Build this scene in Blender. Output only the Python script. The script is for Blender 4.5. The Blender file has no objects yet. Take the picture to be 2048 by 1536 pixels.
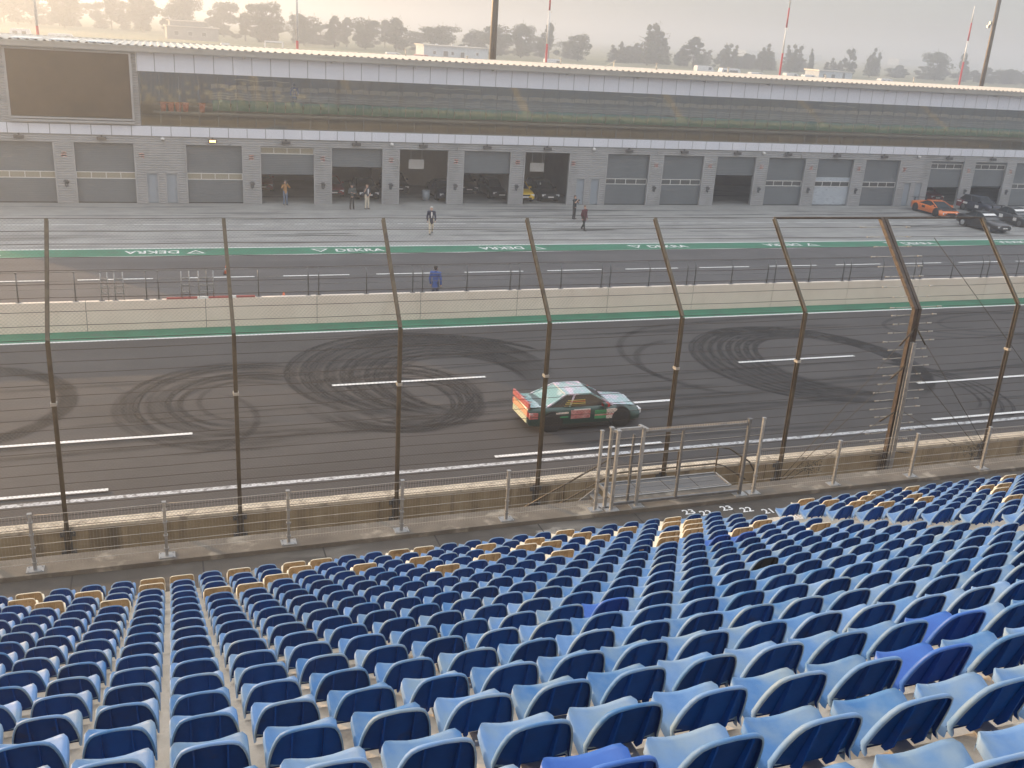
import bpy, bmesh, math, random
from mathutils import Vector, Matrix
random.seed(7)
R = math.radians
scene = bpy.context.scene
COL = scene.collection
PI = math.pi

# ------------------------------------------------------------------ camera, sky, sun, exposure
cam_d = bpy.data.cameras.new("camera")
cam = bpy.data.objects.new("camera", cam_d); COL.objects.link(cam)
yaw, pitch, roll = .3553, .3420, .0640
cy, sy, cp, sp = math.cos(yaw), math.sin(yaw), math.cos(pitch), math.sin(pitch)
fw = Vector((sy * cp, cy * cp, -sp)); rt = Vector((cy, -sy, 0)); up = rt.cross(fw)
c_, s_ = math.cos(roll), math.sin(roll)
rt, up = c_ * rt + s_ * up, -s_ * rt + c_ * up
EYE = 12.75
cam.matrix_world = Matrix(((rt.x, up.x, -fw.x, 0), (rt.y, up.y, -fw.y, 0), (rt.z, up.z, -fw.z, EYE), (0, 0, 0, 1)))
cam_d.sensor_width = 36; cam_d.lens = 1966.2 / 2048 * 36
cam_d.clip_start = .1; cam_d.clip_end = 9000
scene.camera = cam

SUN_EL, SUN_AZ = R(9.5), R(-39)          # azimuth measured from +Y towards +X
world = bpy.data.worlds.new("World"); scene.world = world
world.use_nodes = True
wn = world.node_tree.nodes; wl = world.node_tree.links
sky = wn.new('ShaderNodeTexSky'); sky.sky_type = 'NISHITA'; sky.sun_disc = False
sky.sun_elevation = SUN_EL; sky.sun_rotation = SUN_AZ
sky.altitude = 150; sky.air_density = 1.0; sky.dust_density = 1.0; sky.ozone_density = 1.0
bg = wn['Background']; bg.inputs['Strength'].default_value = .15
veil = wn.new('ShaderNodeMix'); veil.data_type = 'RGBA'      # thin high fog veiling the sky
veil.inputs['Factor'].default_value = .82
wl.new(sky.outputs[0], veil.inputs[6]); geo_w = wn.new('ShaderNodeTexCoord'); sep_w = wn.new('ShaderNodeSeparateXYZ'); wl.new(geo_w.outputs['Generated'], sep_w.inputs[0])
grad = wn.new('ShaderNodeMapRange'); grad.inputs[1].default_value = 0; grad.inputs[2].default_value = 1; grad.inputs[3].default_value = .22; grad.inputs[4].default_value = 1.35
wl.new(sep_w.outputs['Z'], grad.inputs[0])          # overcast veil, brighter overhead than at the horizon
vm = wn.new('ShaderNodeVectorMath'); vm.operation = 'SCALE'; vm.inputs[0].default_value = (5.2, 5.3, 5.55); wl.new(grad.outputs[0], vm.inputs['Scale'])
wl.new(vm.outputs[0], veil.inputs[7])
wl.new(veil.outputs[2], bg.inputs['Color'])

sun_d = bpy.data.lights.new("sun", 'SUN'); sun_d.energy = 4.5; sun_d.angle = R(.6); sun_d.color = (1, .65, .34)
sun = bpy.data.objects.new("sun", sun_d); COL.objects.link(sun)
to_sun = Vector((math.sin(SUN_AZ) * math.cos(SUN_EL), math.cos(SUN_AZ) * math.cos(SUN_EL), math.sin(SUN_EL)))
sun.rotation_euler = to_sun.to_track_quat('Z', 'Y').to_euler()
sun.location = to_sun * 200

scene.view_settings.view_transform = 'Standard'
scene.view_settings.look = 'None'
scene.view_settings.exposure = 0.95
scene.view_settings.gamma = 1
scene.render.engine = 'CYCLES'
scene.cycles.use_denoising = True
scene.cycles.max_bounces = 8
scene.cycles.transparent_max_bounces = 24
scene.cycles.volume_bounces = 1

# ------------------------------------------------------------------ helpers
def link(o, parent=None):
    COL.objects.link(o)
    if parent is not None: o.parent = parent
    return o

def tag(o, label=None, cat=None, group=None, kind=None):
    if label: o['label'] = label
    if cat: o['category'] = cat
    if group: o['group'] = group
    if kind: o['kind'] = kind
    return o

def thing(name, label, cat, loc=(0, 0, 0), rz=0, group=None):
    o = bpy.data.objects.new(name, None); link(o)
    o.location = loc; o.rotation_euler = (0, 0, rz); o.empty_display_size = .3
    return tag(o, label, cat, group)

class MB:
    """collects faces, then becomes ONE mesh object"""
    def __init__(s): s.v = []; s.f = []; s.m = []; s.sm = []
    def face(s, pts, m=0, smooth=False):
        n = len(s.v); s.v += [tuple(p) for p in pts]; s.f.append(tuple(range(n, n + len(pts)))); s.m.append(m); s.sm.append(smooth)
    def grid(s, rows, m=0, smooth=True, close=False):
        n = len(s.v); w = len(rows[0])
        for r in rows: s.v += [tuple(p) for p in r]
        for i in range(len(rows) - 1):
            for j in range(w if close else w - 1):
                k = (j + 1) % w
                s.f.append((n + i * w + j, n + i * w + k, n + (i + 1) * w + k, n + (i + 1) * w + j)); s.m.append(m); s.sm.append(smooth)
    def box(s, x0, x1, y0, y1, z0, z1, m=0):
        n = len(s.v)
        s.v += [(x, y, z) for z in (z0, z1) for y in (y0, y1) for x in (x0, x1)]
        for f in ((0, 2, 3, 1), (4, 5, 7, 6), (0, 1, 5, 4), (2, 6, 7, 3), (0, 4, 6, 2), (1, 3, 7, 5)):
            s.f.append(tuple(n + i for i in f)); s.m.append(m); s.sm.append(False)
    def tube(s, pts, r, n=6, m=0, cap=True, smooth=True, rs=None):
        pts = [Vector(p) for p in pts]; rows = []
        ref = None
        for i, p in enumerate(pts):
            d = (pts[min(i + 1, len(pts) - 1)] - pts[max(i - 1, 0)]).normalized()
            if ref is None:
                ref = Vector((0, 0, 1)) if abs(d.z) < .9 else Vector((0, 1, 0))
            a = d.cross(ref).normalized(); b = d.cross(a).normalized(); ref = -b if False else ref
            rr = rs[i] if rs else r
            rows.append([p + a * math.cos(t) * rr + b * math.sin(t) * rr for t in [(k + .5) * 2 * PI / n for k in range(n)]])
        s.grid(rows, m, smooth, close=True)
        if cap:
            s.face(rows[0][::-1], m); s.face(rows[-1], m)
    def bar(s, a, b, w, h=None, m=0):
        """square bar from a to b"""
        h = h or w
        a = Vector(a); b = Vector(b); d = (b - a).normalized()
        ref = Vector((0, 0, 1)) if abs(d.z) < .9 else Vector((0, 1, 0))
        x = d.cross(ref).normalized() * w / 2; y = x.cross(d).normalized() * h / 2
        A = [a - x - y, a + x - y, a + x + y, a - x + y]; B = [p + (b - a) for p in A]
        for i in range(4): s.face([A[i], A[(i + 1) % 4], B[(i + 1) % 4], B[i]], m)
        s.face(A[::-1], m); s.face(B, m)
    def prism(s, poly, y0, y1, m=0):
        """(x,z) polygon extruded along y"""
        a = [(x, y0, z) for x, z in poly]; b = [(x, y1, z) for x, z in poly]; n = len(poly)
        for i in range(n): s.face([a[i], a[(i + 1) % n], b[(i + 1) % n], b[i]], m)
        s.face(a[::-1], m); s.face(b, m)
    def cyl(s, c, r, h, axis='z', n=20, m=0, r2=None):
        ax = {'x': Vector((1, 0, 0)), 'y': Vector((0, 1, 0)), 'z': Vector((0, 0, 1))}[axis]
        s.tube([Vector(c), Vector(c) + ax * h], r, n, m, rs=[r, r if r2 is None else r2])
    def build(s, name, mats, parent=None, loc=None, rz=0, fix=True):
        me = bpy.data.meshes.new(name); me.from_pydata(s.v, [], s.f)
        if not isinstance(mats, (list, tuple)): mats = [mats]
        for m in mats: me.materials.append(m)
        me.polygons.foreach_set('material_index', s.m); me.polygons.foreach_set('use_smooth', s.sm)
        if fix:
            bm = bmesh.new(); bm.from_mesh(me); bmesh.ops.remove_doubles(bm, verts=bm.verts, dist=1e-5)
            bmesh.ops.recalc_face_normals(bm, faces=bm.faces); bm.to_mesh(me); bm.free()
        me.update()
        o = link(bpy.data.objects.new(name, me), parent)
        if loc: o.location = loc
        o.rotation_euler.z = rz
        return o

def copy_tree(o, parent=None):
    c = o.copy(); COL.objects.link(c)
    c.parent = parent
    for ch in list(o.children): copy_tree(ch, c)
    return c

# ------------------------------------------------------------------ materials
def mat(name, c1, c2=None, scale=3., rough=.6, metal=0., bump=0., bscale=None, detail=5, stretch=(1, 1, 1), coord='pos',
        lo=.35, hi=.65, spec=.5, rnd=0., rsat=.7, emit=None, coat=0.):
    m = bpy.data.materials.new(name); m.use_nodes = True
    N = m.node_tree.nodes; L = m.node_tree.links; b = N['Principled BSDF']
    b.inputs['Roughness'].default_value = rough; b.inputs['Metallic'].default_value = metal
    b.inputs['Specular IOR Level'].default_value = spec
    b.inputs['Coat Weight'].default_value = coat
    if emit:
        b.inputs['Emission Color'].default_value = (*emit[:3], 1); b.inputs['Emission Strength'].default_value = emit[3]
    src = None
    if c2 is not None or bump:
        if coord == 'pos': g = N.new('ShaderNodeNewGeometry').outputs['Position']
        else: g = N.new('ShaderNodeTexCoord').outputs['Object']
        mp = N.new('ShaderNodeMapping'); mp.inputs['Scale'].default_value = stretch; L.new(g, mp.inputs[0])
        vec = mp.outputs[0]
    if c2 is not None:
        t = N.new('ShaderNodeTexNoise'); t.inputs['Scale'].default_value = scale; t.inputs['Detail'].default_value = detail
        t.inputs['Roughness'].default_value = .6; L.new(vec, t.inputs['Vector'])
        r = N.new('ShaderNodeValToRGB'); r.color_ramp.elements[0].position = lo; r.color_ramp.elements[1].position = hi
        r.color_ramp.elements[0].color = (*c1, 1); r.color_ramp.elements[1].color = (*c2, 1)
        L.new(t.outputs['Fac'], r.inputs[0]); src = r.outputs[0]
    else:
        b.inputs['Base Color'].default_value = (*c1, 1)
    if rnd:
        oi = N.new('ShaderNodeObjectInfo'); hs = N.new('ShaderNodeHueSaturation')
        mr = N.new('ShaderNodeMapRange'); mr.inputs[3].default_value = 1 - rnd; mr.inputs[4].default_value = 1 + rnd
        L.new(oi.outputs['Random'], mr.inputs[0]); L.new(mr.outputs[0], hs.inputs['Value'])
        mr2 = N.new('ShaderNodeMapRange'); mr2.inputs[3].default_value = 1 + rnd * rsat; mr2.inputs[4].default_value = 1 - rnd * rsat
        L.new(oi.outputs['Random'], mr2.inputs[0]); L.new(mr2.outputs[0], hs.inputs['Saturation'])
        if src is not None: L.new(src, hs.inputs['Color'])
        else: hs.inputs['Color'].default_value = (*c1, 1)
        src = hs.outputs[0]
    if src is not None: L.new(src, b.inputs['Base Color'])
    if bump:
        t2 = N.new('ShaderNodeTexNoise'); t2.inputs['Scale'].default_value = bscale or scale * 6; t2.inputs['Detail'].default_value = 4
        L.new(vec, t2.inputs['Vector'])
        bp = N.new('ShaderNodeBump'); bp.inputs['Strength'].default_value = bump; bp.inputs['Distance'].default_value = .02
        L.new(t2.outputs['Fac'], bp.inputs['Height']); L.new(bp.outputs[0], b.inputs['Normal'])
    return m

def layer(m, col, scale, stretch=(1, 1, 1), lo=.5, hi=.7, amt=1., detail=4, coord='pos', off=(0, 0, 0)):
    """another noise-shaped stain over a material's base colour"""
    N = m.node_tree.nodes; L = m.node_tree.links; b = N['Principled BSDF']
    if coord == 'pos': g = N.new('ShaderNodeNewGeometry').outputs['Position']
    else: g = N.new('ShaderNodeTexCoord').outputs['Object']
    mp = N.new('ShaderNodeMapping'); mp.inputs['Scale'].default_value = stretch; mp.inputs['Location'].default_value = off; L.new(g, mp.inputs[0])
    t = N.new('ShaderNodeTexNoise'); t.inputs['Scale'].default_value = scale; t.inputs['Detail'].default_value = detail; L.new(mp.outputs[0], t.inputs['Vector'])
    mr = N.new('ShaderNodeMapRange'); mr.inputs[1].default_value = lo; mr.inputs[2].default_value = hi; mr.inputs[4].default_value = amt
    L.new(t.outputs['Fac'], mr.inputs[0])
    mx = N.new('ShaderNodeMix'); mx.data_type = 'RGBA'
    L.new(mr.outputs[0], mx.inputs['Factor'])
    src = b.inputs['Base Color']
    if src.is_linked: L.new(src.links[0].from_socket, mx.inputs[6])
    else: mx.inputs[6].default_value = src.default_value
    mx.inputs[7].default_value = (*col, 1)
    L.new(mx.outputs[2], b.inputs['Base Color'])
    return m

M = {}
M['asphalt'] = layer(layer(mat('asphalt', (.050, .0465, .0455), (.067, .0625, .061), .35, .85, bump=.25, bscale=40), (.084, .078, .076), 9, lo=.55, hi=.75, amt=.5),
                     (.040, .036, .035), .22, (.25, 1.3, 1), .5, .75, .8)
M['pit_asphalt'] = layer(mat('pit_asphalt', (.078, .075, .076), (.098, .094, .094), .5, .85, bump=.2, bscale=40), (.058, .056, .058), .3, (.12, 1.5, 1), .5, .7, .8)
M['apron'] = layer(layer(mat('apron', (.24, .24, .232), (.31, .31, .295), .5, .8, bump=.15, bscale=20), (.12, .118, .115), .55, (.10, 1.6, 1), .56, .66, .85),
                   (.36, .36, .345), .8, (.3, 1, 1), .55, .75, .7, off=(30, 5, 0))
M['white'] = layer(mat('white_paint', (.78, .78, .76), (.7, .7, .68), 3, .6), (.35, .34, .33), 6, lo=.62, hi=.75, amt=.8)
M['worn_white'] = layer(mat('worn_white_paint', (.42, .43, .44), (.62, .63, .64), 5, .7, stretch=(.5, 3, 1)), (.16, .155, .15), 7, lo=.5, hi=.62, amt=.9)
M['apron_white'] = layer(mat('apron_line_paint', (.52, .53, .54), (.66, .67, .68), 3, .7), (.26, .26, .25), 1.5, lo=.5, hi=.6, amt=.9)
M['green'] = layer(mat('green_paint', (.022, .15, .085), (.03, .20, .115), .8, .7), (.05, .11, .085), 2.5, (.4, 1, 1), lo=.52, hi=.7, amt=.8)
M['ground'] = mat('grass_field', (.10, .12, .05), (.20, .19, .10), .02, .95, detail=8)
M['yard'] = mat('gravel_yard', (.25, .23, .2), (.18, .18, .14), .05, .95)
M['pitwall'] = layer(mat('cream_concrete', (.76, .66, .56), (.82, .72, .615), .8, .85, bump=.1), (.55, .48, .39), 1.1, (1.2, 1, .4), .58, .8, .5)
M['concrete'] = layer(layer(mat('step_concrete', (.52, .455, .36), (.66, .585, .48), 2.2, .9, bump=.4, bscale=35), (.25, .20, .145), 3.1, lo=.53, hi=.72, amt=.8),
                      (.62, .58, .51), 12, lo=.6, hi=.75, amt=.5)
M['walkway'] = layer(layer(mat('walkway_concrete', (.062, .053, .044), (.095, .082, .068), 1.2, .9, bump=.4, bscale=30), (.22, .20, .17), 1.1, (.35, 1, 1), .57, .7, .7),
                     (.05, .043, .037), 1.6, (.5, 1, 1), .56, .72, .8, off=(9, 3, 1))
M['kerb'] = layer(layer(mat('kerb_concrete', (.115, .10, .08), (.165, .145, .118), 1.5, .9, bump=.4, bscale=30), (.36, .33, .27), 2, lo=.58, hi=.7, amt=.7),
                  (.08, .07, .06), 1.3, (.5, 1, 1), .55, .72, .7, off=(4, 8, 1))
M['oldwall'] = layer(layer(layer(mat('stained_concrete', (.25, .19, .11), (.33, .26, .16), 1.2, .9, bump=.5, bscale=18), (.045, .034, .024), 1.5, (1.5, 1, .12), .53, .74, .75),
                     (.40, .34, .24), 3, (1.3, 1, .2), .6, .75, .6, off=(3, 0, 2)), (.06, .05, .042), 1.1, (1, 1, .05), .62, .72, .8, off=(11, 0, 0))
M['wallcap'] = layer(mat('wall_cap_concrete', (.52, .46, .36), (.66, .6, .49), 3, .9, bump=.4), (.22, .19, .15), 3.5, lo=.55, hi=.68, amt=.8)
M['rustpost'] = layer(mat('weathered_steel', (.075, .058, .037), (.11, .087, .056), 6, .5, .35, bump=.15), (.045, .033, .022), 5, (1, 1, .3), .5, .7, .8)
M['darkpost'] = mat('dark_rust_steel', (.05, .035, .025), (.085, .062, .045), 6, .55, .3)
M['galv'] = mat('galvanised_steel', (.27, .275, .275), (.36, .365, .365), 8, .45, .55)
M['darkgalv'] = mat('dark_galvanised', (.12, .125, .13), (.17, .175, .18), 8, .5, .5)
M['wire'] = mat('rusty_cable', (.045, .032, .025), (.07, .05, .04), 20, .6, .3)
M['mesh'] = mat('mesh_wire', (.42, .40, .36), None, rough=.5, metal=.4)
M['chain'] = mat('chain_wire', (.13, .125, .115), None, rough=.5, metal=.3)
M['siding'] = layer(mat('grey_siding', (.355, .36, .365), (.405, .41, .415), .6, .5, .2), (.28, .28, .28), .7, (1, 1, .5), .55, .7, .6)
M['fascia'] = mat('pale_fascia_panel', (.66, .68, .74), (.70, .72, .78), .4, .45, spec=.4)
M['joint'] = mat('panel_joint', (.30, .31, .33), rough=.7)
M['shutter'] = mat('grey_shutter', (.15, .168, .18), (.175, .193, .205), .5, .5, .2)
M['palepanel'] = layer(mat('pale_shutter', (.42, .47, .52), (.48, .53, .57), 1.2, .5, .2), (.25, .28, .33), 3, (1, 1, 2.5), .55, .7, .7)
M['doorblue'] = mat('bluegrey_door', (.27, .31, .35), (.30, .34, .38), 1, .5)
M['frame_pale'] = mat('pale_window_frame', (.62, .62, .60), rough=.5)
M['pane'] = mat('dark_pane', (.09, .092, .09), rough=.12, spec=.6)
M['tanpane'] = mat('dusty_pane', (.32, .29, .22), rough=.3)
M['roof'] = mat('pale_roof_sheet', (.50, .47, .41), (.57, .54, .47), .4, .4, .15)
M['gutter'] = mat('gutter_metal', (.38, .37, .34), (.44, .43, .40), .8, .45, .3)
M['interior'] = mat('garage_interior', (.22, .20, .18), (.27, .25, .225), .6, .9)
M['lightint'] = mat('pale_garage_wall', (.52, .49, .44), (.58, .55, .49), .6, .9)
M['screen'] = layer(mat('bronze_screen', (.062, .042, .025), (.08, .056, .034), .8, .32, spec=.5), (.045, .032, .02), .5, (1, 1, 1), .5, .7, .7)
M['black'] = mat('black_rubber', (.015, .015, .016), rough=.7)
M['greybox'] = mat('lamp_housing', (.10, .095, .09), rough=.6)
M['camwhite'] = mat('white_plastic', (.7, .7, .68), rough=.5)
M['redsign'] = layer(mat('pinkred_sign', (.62, .25, .22), (.7, .45, .40), 9, .6), (.8, .74, .70), 12, lo=.5, hi=.55, amt=.9)
M['red'] = mat('red_paint', (.45, .035, .03), rough=.45)
M['orange_lit'] = mat('lit_lamp', (.9, .5, .2), rough=.5, emit=(1, .48, .12, 5))
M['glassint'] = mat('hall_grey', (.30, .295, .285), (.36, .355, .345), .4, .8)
M['reflgreen'] = mat('reflected_green', (.06, .21, .145), (.075, .25, .17), .6, .6)  # green and cream of the bands reflected in the glass
M['reflcream'] = mat('reflected_cream', (.62, .585, .52), rough=.7)
M['terracotta'] = mat('terracotta', (.55, .13, .07), (.62, .17, .09), 3, .7)
M['bark'] = mat('bark', (.07, .05, .035), (.11, .085, .06), 4, .9)
M['chrome'] = mat('chrome', (.6, .6, .6), rough=.25, metal=.9)
M['carglass'] = mat('car_glass', (.02, .025, .03), rough=.08, spec=.7)
M['lens'] = mat('headlight_lens', (.75, .76, .78), rough=.15)
M['plate'] = mat('white_plate', (.75, .75, .73), rough=.5)
M['tyre_mark'] = None

# seats
M['blue_top'] = layer(mat('faded_blue_plastic', (.085, .20, .41), (.125, .245, .455), 7, .55, coord='obj', rnd=.16, bump=.05, bscale=60, spec=.22),
                      (.22, .30, .365), 3.5, lo=.42, hi=.68, amt=.85, coord='pos')
M['blue_back'] = layer(mat('navy_plastic', (.0015, .036, .20), (.002, .048, .26), 5, .6, coord='obj', rnd=.22, rsat=0, spec=.03), (.028, .026, .026), 6, (1, 1, 1), .62, .8, .6)
M['royal_top'] = mat('royal_blue_plastic', (.025, .105, .40), (.035, .13, .45), 6, .5, coord='obj', spec=.45)
M['royal_back'] = mat('royal_back_plastic', (.004, .035, .25), (.006, .045, .30), 6, .6, coord='obj', spec=.03)
M['grey_back'] = mat('charcoal_back_plastic', (.010, .014, .02), (.016, .02, .028), 6, .6, coord='obj', spec=.1)
M['cream_top'] = layer(mat('cream_plastic', (.80, .71, .53), (.86, .78, .60), 6, .45, coord='obj', rnd=.06), (.50, .40, .25), 7, lo=.68, hi=.85, amt=.5)
M['cream_back'] = layer(layer(mat('tan_plastic', (.44, .30, .15), (.52, .37, .20), 5, .5, coord='obj', rnd=.12, rsat=0), (.20, .125, .045), 6, lo=.5, hi=.72, amt=.8),
                        (.12, .08, .035), 14, lo=.6, hi=.75, amt=.7)
M['bolt'] = mat('zinc_bolt', (.6, .6, .6), rough=.3, metal=.8)

# ------------------------------------------------------------------ setting: terrain, track, pit lane
def sheet(name, x0, x1, y0, y1, z, m, nx=1):
    b = MB()
    for i in range(nx):
        a = x0 + (x1 - x0) * i / nx; c = x0 + (x1 - x0) * (i + 1) / nx
        b.face([(a, y0, z), (c, y0, z), (c, y1, z), (a, y1, z)])
    o = b.build(name, m, fix=False); o['kind'] = 'structure'; return o

ter = MB()
ys = [-400, -30, 100, 130, 170, 210, 250, 300, 420, 700, 1200, 2000, 3300]
def tz(y): return -.02 if y <= 100 else 5.0 * min(1, (y - 100) / 170.) ** 1.2 if y < 270 else 5.0
xsr = [-3300, -1500, -700, -300, -100, 0, 100, 200, 300, 450, 700, 1200, 2000, 3300]
ter.grid([[(x, y, tz(y)) for x in xsr] for y in ys], smooth=True)
tag(ter.build('terrain', M['ground'], fix=False), kind='structure')
yard = MB(); yard.grid([[(x, y, tz(y) + .03) for x in (-120, 0, 120, 340)] for y in (92, 100, 110, 130, 170, 210, 250, 285)], smooth=True)
tag(yard.build('paddock_yard', M['yard'], fix=False), kind='structure')
sheet('race_track', -140, 260, 22.6, 42.7, 0.0, M['asphalt'], 8)
sheet('pit_lane', -140, 260, 43.0, 58.6, 0.001, M['pit_asphalt'], 8)
sheet('pit_apron', -140, 260, 58.6, 92, 0.0, M['apron'], 8)
sheet('track_edge_strip', -140, 260, 41.42, 42.7, .004, M['green'], 8)
sheet('track_edge_line', -140, 260, 41.26, 41.42, .004, M['white'], 8)
sheet('track_near_line', -140, 260, 26.50, 26.70, .004, M['worn_white'], 8)
sheet('pit_band', -140, 260, 56.78, 58.6, .005, M['green'], 8)
b = MB()
for (y0, y1) in ((56.62, 56.78), (58.6, 58.76)): b.face([(-140, y0, .006), (260, y0, .006), (260, y1, .006), (-140, y1, .006)])
tag(b.build('pit_band_line', M['white'], fix=False), kind='structure')
b = MB()
b.face([(-140, 65.7, .005), (260, 65.7, .005), (260, 65.86, .005), (-140, 65.86, .005)])
tag(b.build('apron_line', M['apron_white'], fix=False), kind='structure')
b = MB()
for y, x0, L, per, w in ((34.48, 5.67, 6.0, 17.43, .17), (30.77, -5.42, 6.0, 17.43, .19), (27.06, 9.62, 5.95, 17.38, .2), (51.5, -4.03, 3.5, 4.97, .16)):
    k0 = -6 if per > 10 else -12
    for k in range(k0, 14 if per > 10 else 34):
        x = x0 + per * k
        if y == 30.77 and k == 1: pass
        b.face([(x, y - w / 2, .034), (x + L, y - w / 2, .034), (x + L, y + w / 2, .034), (x, y + w / 2, .034)])
tag(b.build('lane_marking', M['white'], fix=False), kind='structure')
# writing on the green pit band
def text_mesh(body, size, mname='t'):
    cu = bpy.data.curves.new(mname, 'FONT'); cu.body = body; cu.size = size; cu.align_x = 'LEFT'; cu.offset = size * .018
    o = bpy.data.objects.new(mname, cu); COL.objects.link(o)
    dg = bpy.context.evaluated_depsgraph_get()
    me = bpy.data.meshes.new_from_object(o.evaluated_get(dg))
    bpy.data.objects.remove(o); bpy.data.curves.remove(cu)
    return me
tm = text_mesh('DEKRA', 1.12, 'lettering')
w_t = max(v.co.x for v in tm.vertices); sx_t = 2.95 / w_t
lb = MB()
for k in range(-4, 12):
    cx = .12 + 10.35 * k + 10.35 * 0
    inv = (k % 2 == 0)
    sg = -1 if inv else 1
    def tp(x, y): return (cx + sg * x, 57.69 + sg * y, .010)
    lb_l = [[(-2.15, .42), (-.98, .42), (-1.55, -.42)], ]
    for p in tm.polygons:
        lb.face([tp(tm.vertices[i].co.x * sx_t - .82, tm.vertices[i].co.y * .92 - .38) for i in p.vertices])
    # triangle emblem: an open triangle with a slanted bar
    A, B_, C_ = (-2.2, .42), (-1.15, .42), (-1.67, -.42)
    g = lambda P, t: (P[0] + (-1.67 - P[0]) * t, P[1] + (.14 - P[1]) * t)
    for P, Q in ((A, B_), (B_, C_), (C_, A)):
        lb.face([tp(*P), tp(*Q), tp(*g(Q, .38)), tp(*g(P, .38))])
tag(lb.build('pit_band_lettering', M['white'], fix=False), kind='structure')

# tyre marks: dark rubber ribbons with ragged strength
def tyre_mat(name, strength):
    m = bpy.data.materials.new(name); m.use_nodes = True
    N = m.node_tree.nodes; L = m.node_tree.links; b = N['Principled BSDF']
    b.inputs['Base Color'].default_value = (.010, .009, .010, 1); b.inputs['Roughness'].default_value = .75
    g = N.new('ShaderNodeNewGeometry'); t = N.new('ShaderNodeTexNoise'); t.inputs['Scale'].default_value = 1.1; t.inputs['Detail'].default_value = 6
    L.new(g.outputs['Position'], t.inputs['Vector'])
    mr = N.new('ShaderNodeMapRange'); mr.inputs[1].default_value = .25; mr.inputs[2].default_value = .62; mr.inputs[3].default_value = .35 * strength; mr.inputs[4].default_value = strength
    L.new(t.outputs['Fac'], mr.inputs[0])
    # soft edges across the ribbon (uv.y)
    uv = N.new('ShaderNodeTexCoord'); se = N.new('ShaderNodeSeparateXYZ'); L.new(uv.outputs['UV'], se.inputs[0])
    pp = N.new('ShaderNodeMath'); pp.operation = 'PINGPONG'; pp.inputs[1].default_value = .5; L.new(se.outputs['Y'], pp.inputs[0])
    m2 = N.new('ShaderNodeMapRange'); m2.inputs[2].default_value = .3; L.new(pp.outputs[0], m2.inputs[0])
    mm = N.new('ShaderNodeMath'); mm.operation = 'MULTIPLY'; L.new(mr.outputs[0], mm.inputs[0]); L.new(m2.outputs[0], mm.inputs[1])
    e1 = N.new('ShaderNodeMath'); e1.operation = 'PINGPONG'; e1.inputs[1].default_value = .5; L.new(se.outputs['X'], e1.inputs[0])
    e2 = N.new('ShaderNodeMapRange'); e2.inputs[2].default_value = .12; L.new(e1.outputs[0], e2.inputs[0])
    m3 = N.new('ShaderNodeMath'); m3.operation = 'MULTIPLY'; L.new(mm.outputs[0], m3.inputs[0]); L.new(e2.outputs[0], m3.inputs[1])
    L.new(m3.outputs[0], b.inputs['Alpha'])
    return m
class Ribbons:
    def __init__(s): s.v = []; s.f = []; s.uv = []; s.z = .008
    def add(s, fn, n, w):
        pts = [Vector(fn(i / n)) for i in range(n + 1)]; base = len(s.v); s.z += .00012
        for i, p in enumerate(pts):
            d = (pts[min(i + 1, n)] - pts[max(i - 1, 0)]).normalized(); nn = Vector((-d.y, d.x)) * w / 2
            s.v += [(p.x - nn.x, p.y - nn.y, s.z), (p.x + nn.x, p.y + nn.y, s.z)]
        for i in range(n):
            a = base + 2 * i; s.f.append((a, a + 1, a + 3, a + 2)); s.uv += [(i / n, 0), (i / n, 1), ((i + 1) / n, 1), ((i + 1) / n, 0)]
    def build(s, name, m):
        me = bpy.data.meshes.new(name); me.from_pydata(s.v, [], s.f); u = me.uv_layers.new()
        for i, c in enumerate(s.uv): u.data[i].uv = c
        me.materials.append(m); o = link(bpy.data.objects.new(name, me)); o['kind'] = 'structure'; return o
def arc(cx, cy, rx, ry, a0, a1, tilt=0, drift=(0, 0)):
    ct, st = math.cos(R(tilt)), math.sin(R(tilt))
    def f(t):
        a = R(a0 + (a1 - a0) * t); x = rx * math.cos(a); y = ry * math.sin(a)
        return (cx + x * ct - y * st + drift[0] * t, cy + x * st + y * ct + drift[1] * t)
    return f
def hold(y0, y1, f):
    """keep a skid on the track surface"""
    def g(t):
        p = f(t); return (p[0], min(max(p[1], y0), y1))
    return g
rng = random.Random(3)
heavy, light_ = Ribbons(), Ribbons()
# left big spin
for i in range(9):
    x_l = 4.25 + .47 * i + rng.uniform(-.12, .12); x_r = 14.6 - .18 * i; ry = 5.1 - .22 * i
    heavy.add(hold(27, 40.9, arc((x_l + x_r) / 2, 35.55 - .16 * i, (x_r - x_l) / 2, ry, 8 + rng.uniform(-15, 15), 232 + rng.uniform(-12, 25))), 90, .30)
    light_.add(hold(27, 40.9, arc((x_l + x_r) / 2 + .1, 35.5 - .18 * i, (x_r - x_l) / 2 - .12, ry - .1, -20, 270)), 90, .34)
for i in range(5): heavy.add(hold(27, 40.9, arc(10.2 + .12 * i, 35.2, 5.4 - .1 * i, 5.1 - .16 * i, 30, 125)), 60, .26)
for rx, ry, cx, cyy in ((2.7, 3.1, 7.7, 33.1), (2.2, 2.7, 7.9, 33.0), (3.0, 3.4, 7.6, 33.4), (1.6, 2.2, 8.1, 32.6), (2.4, 2.5, 8.0, 32.4)):
    heavy.add(arc(cx, cyy, rx, ry, -150 + rng.uniform(-20, 20), 60 + rng.uniform(-20, 60)), 80, .24)
    light_.add(arc(cx, cyy - .2, rx + .3, ry + .1, -180, 150), 80, .34)
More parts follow.
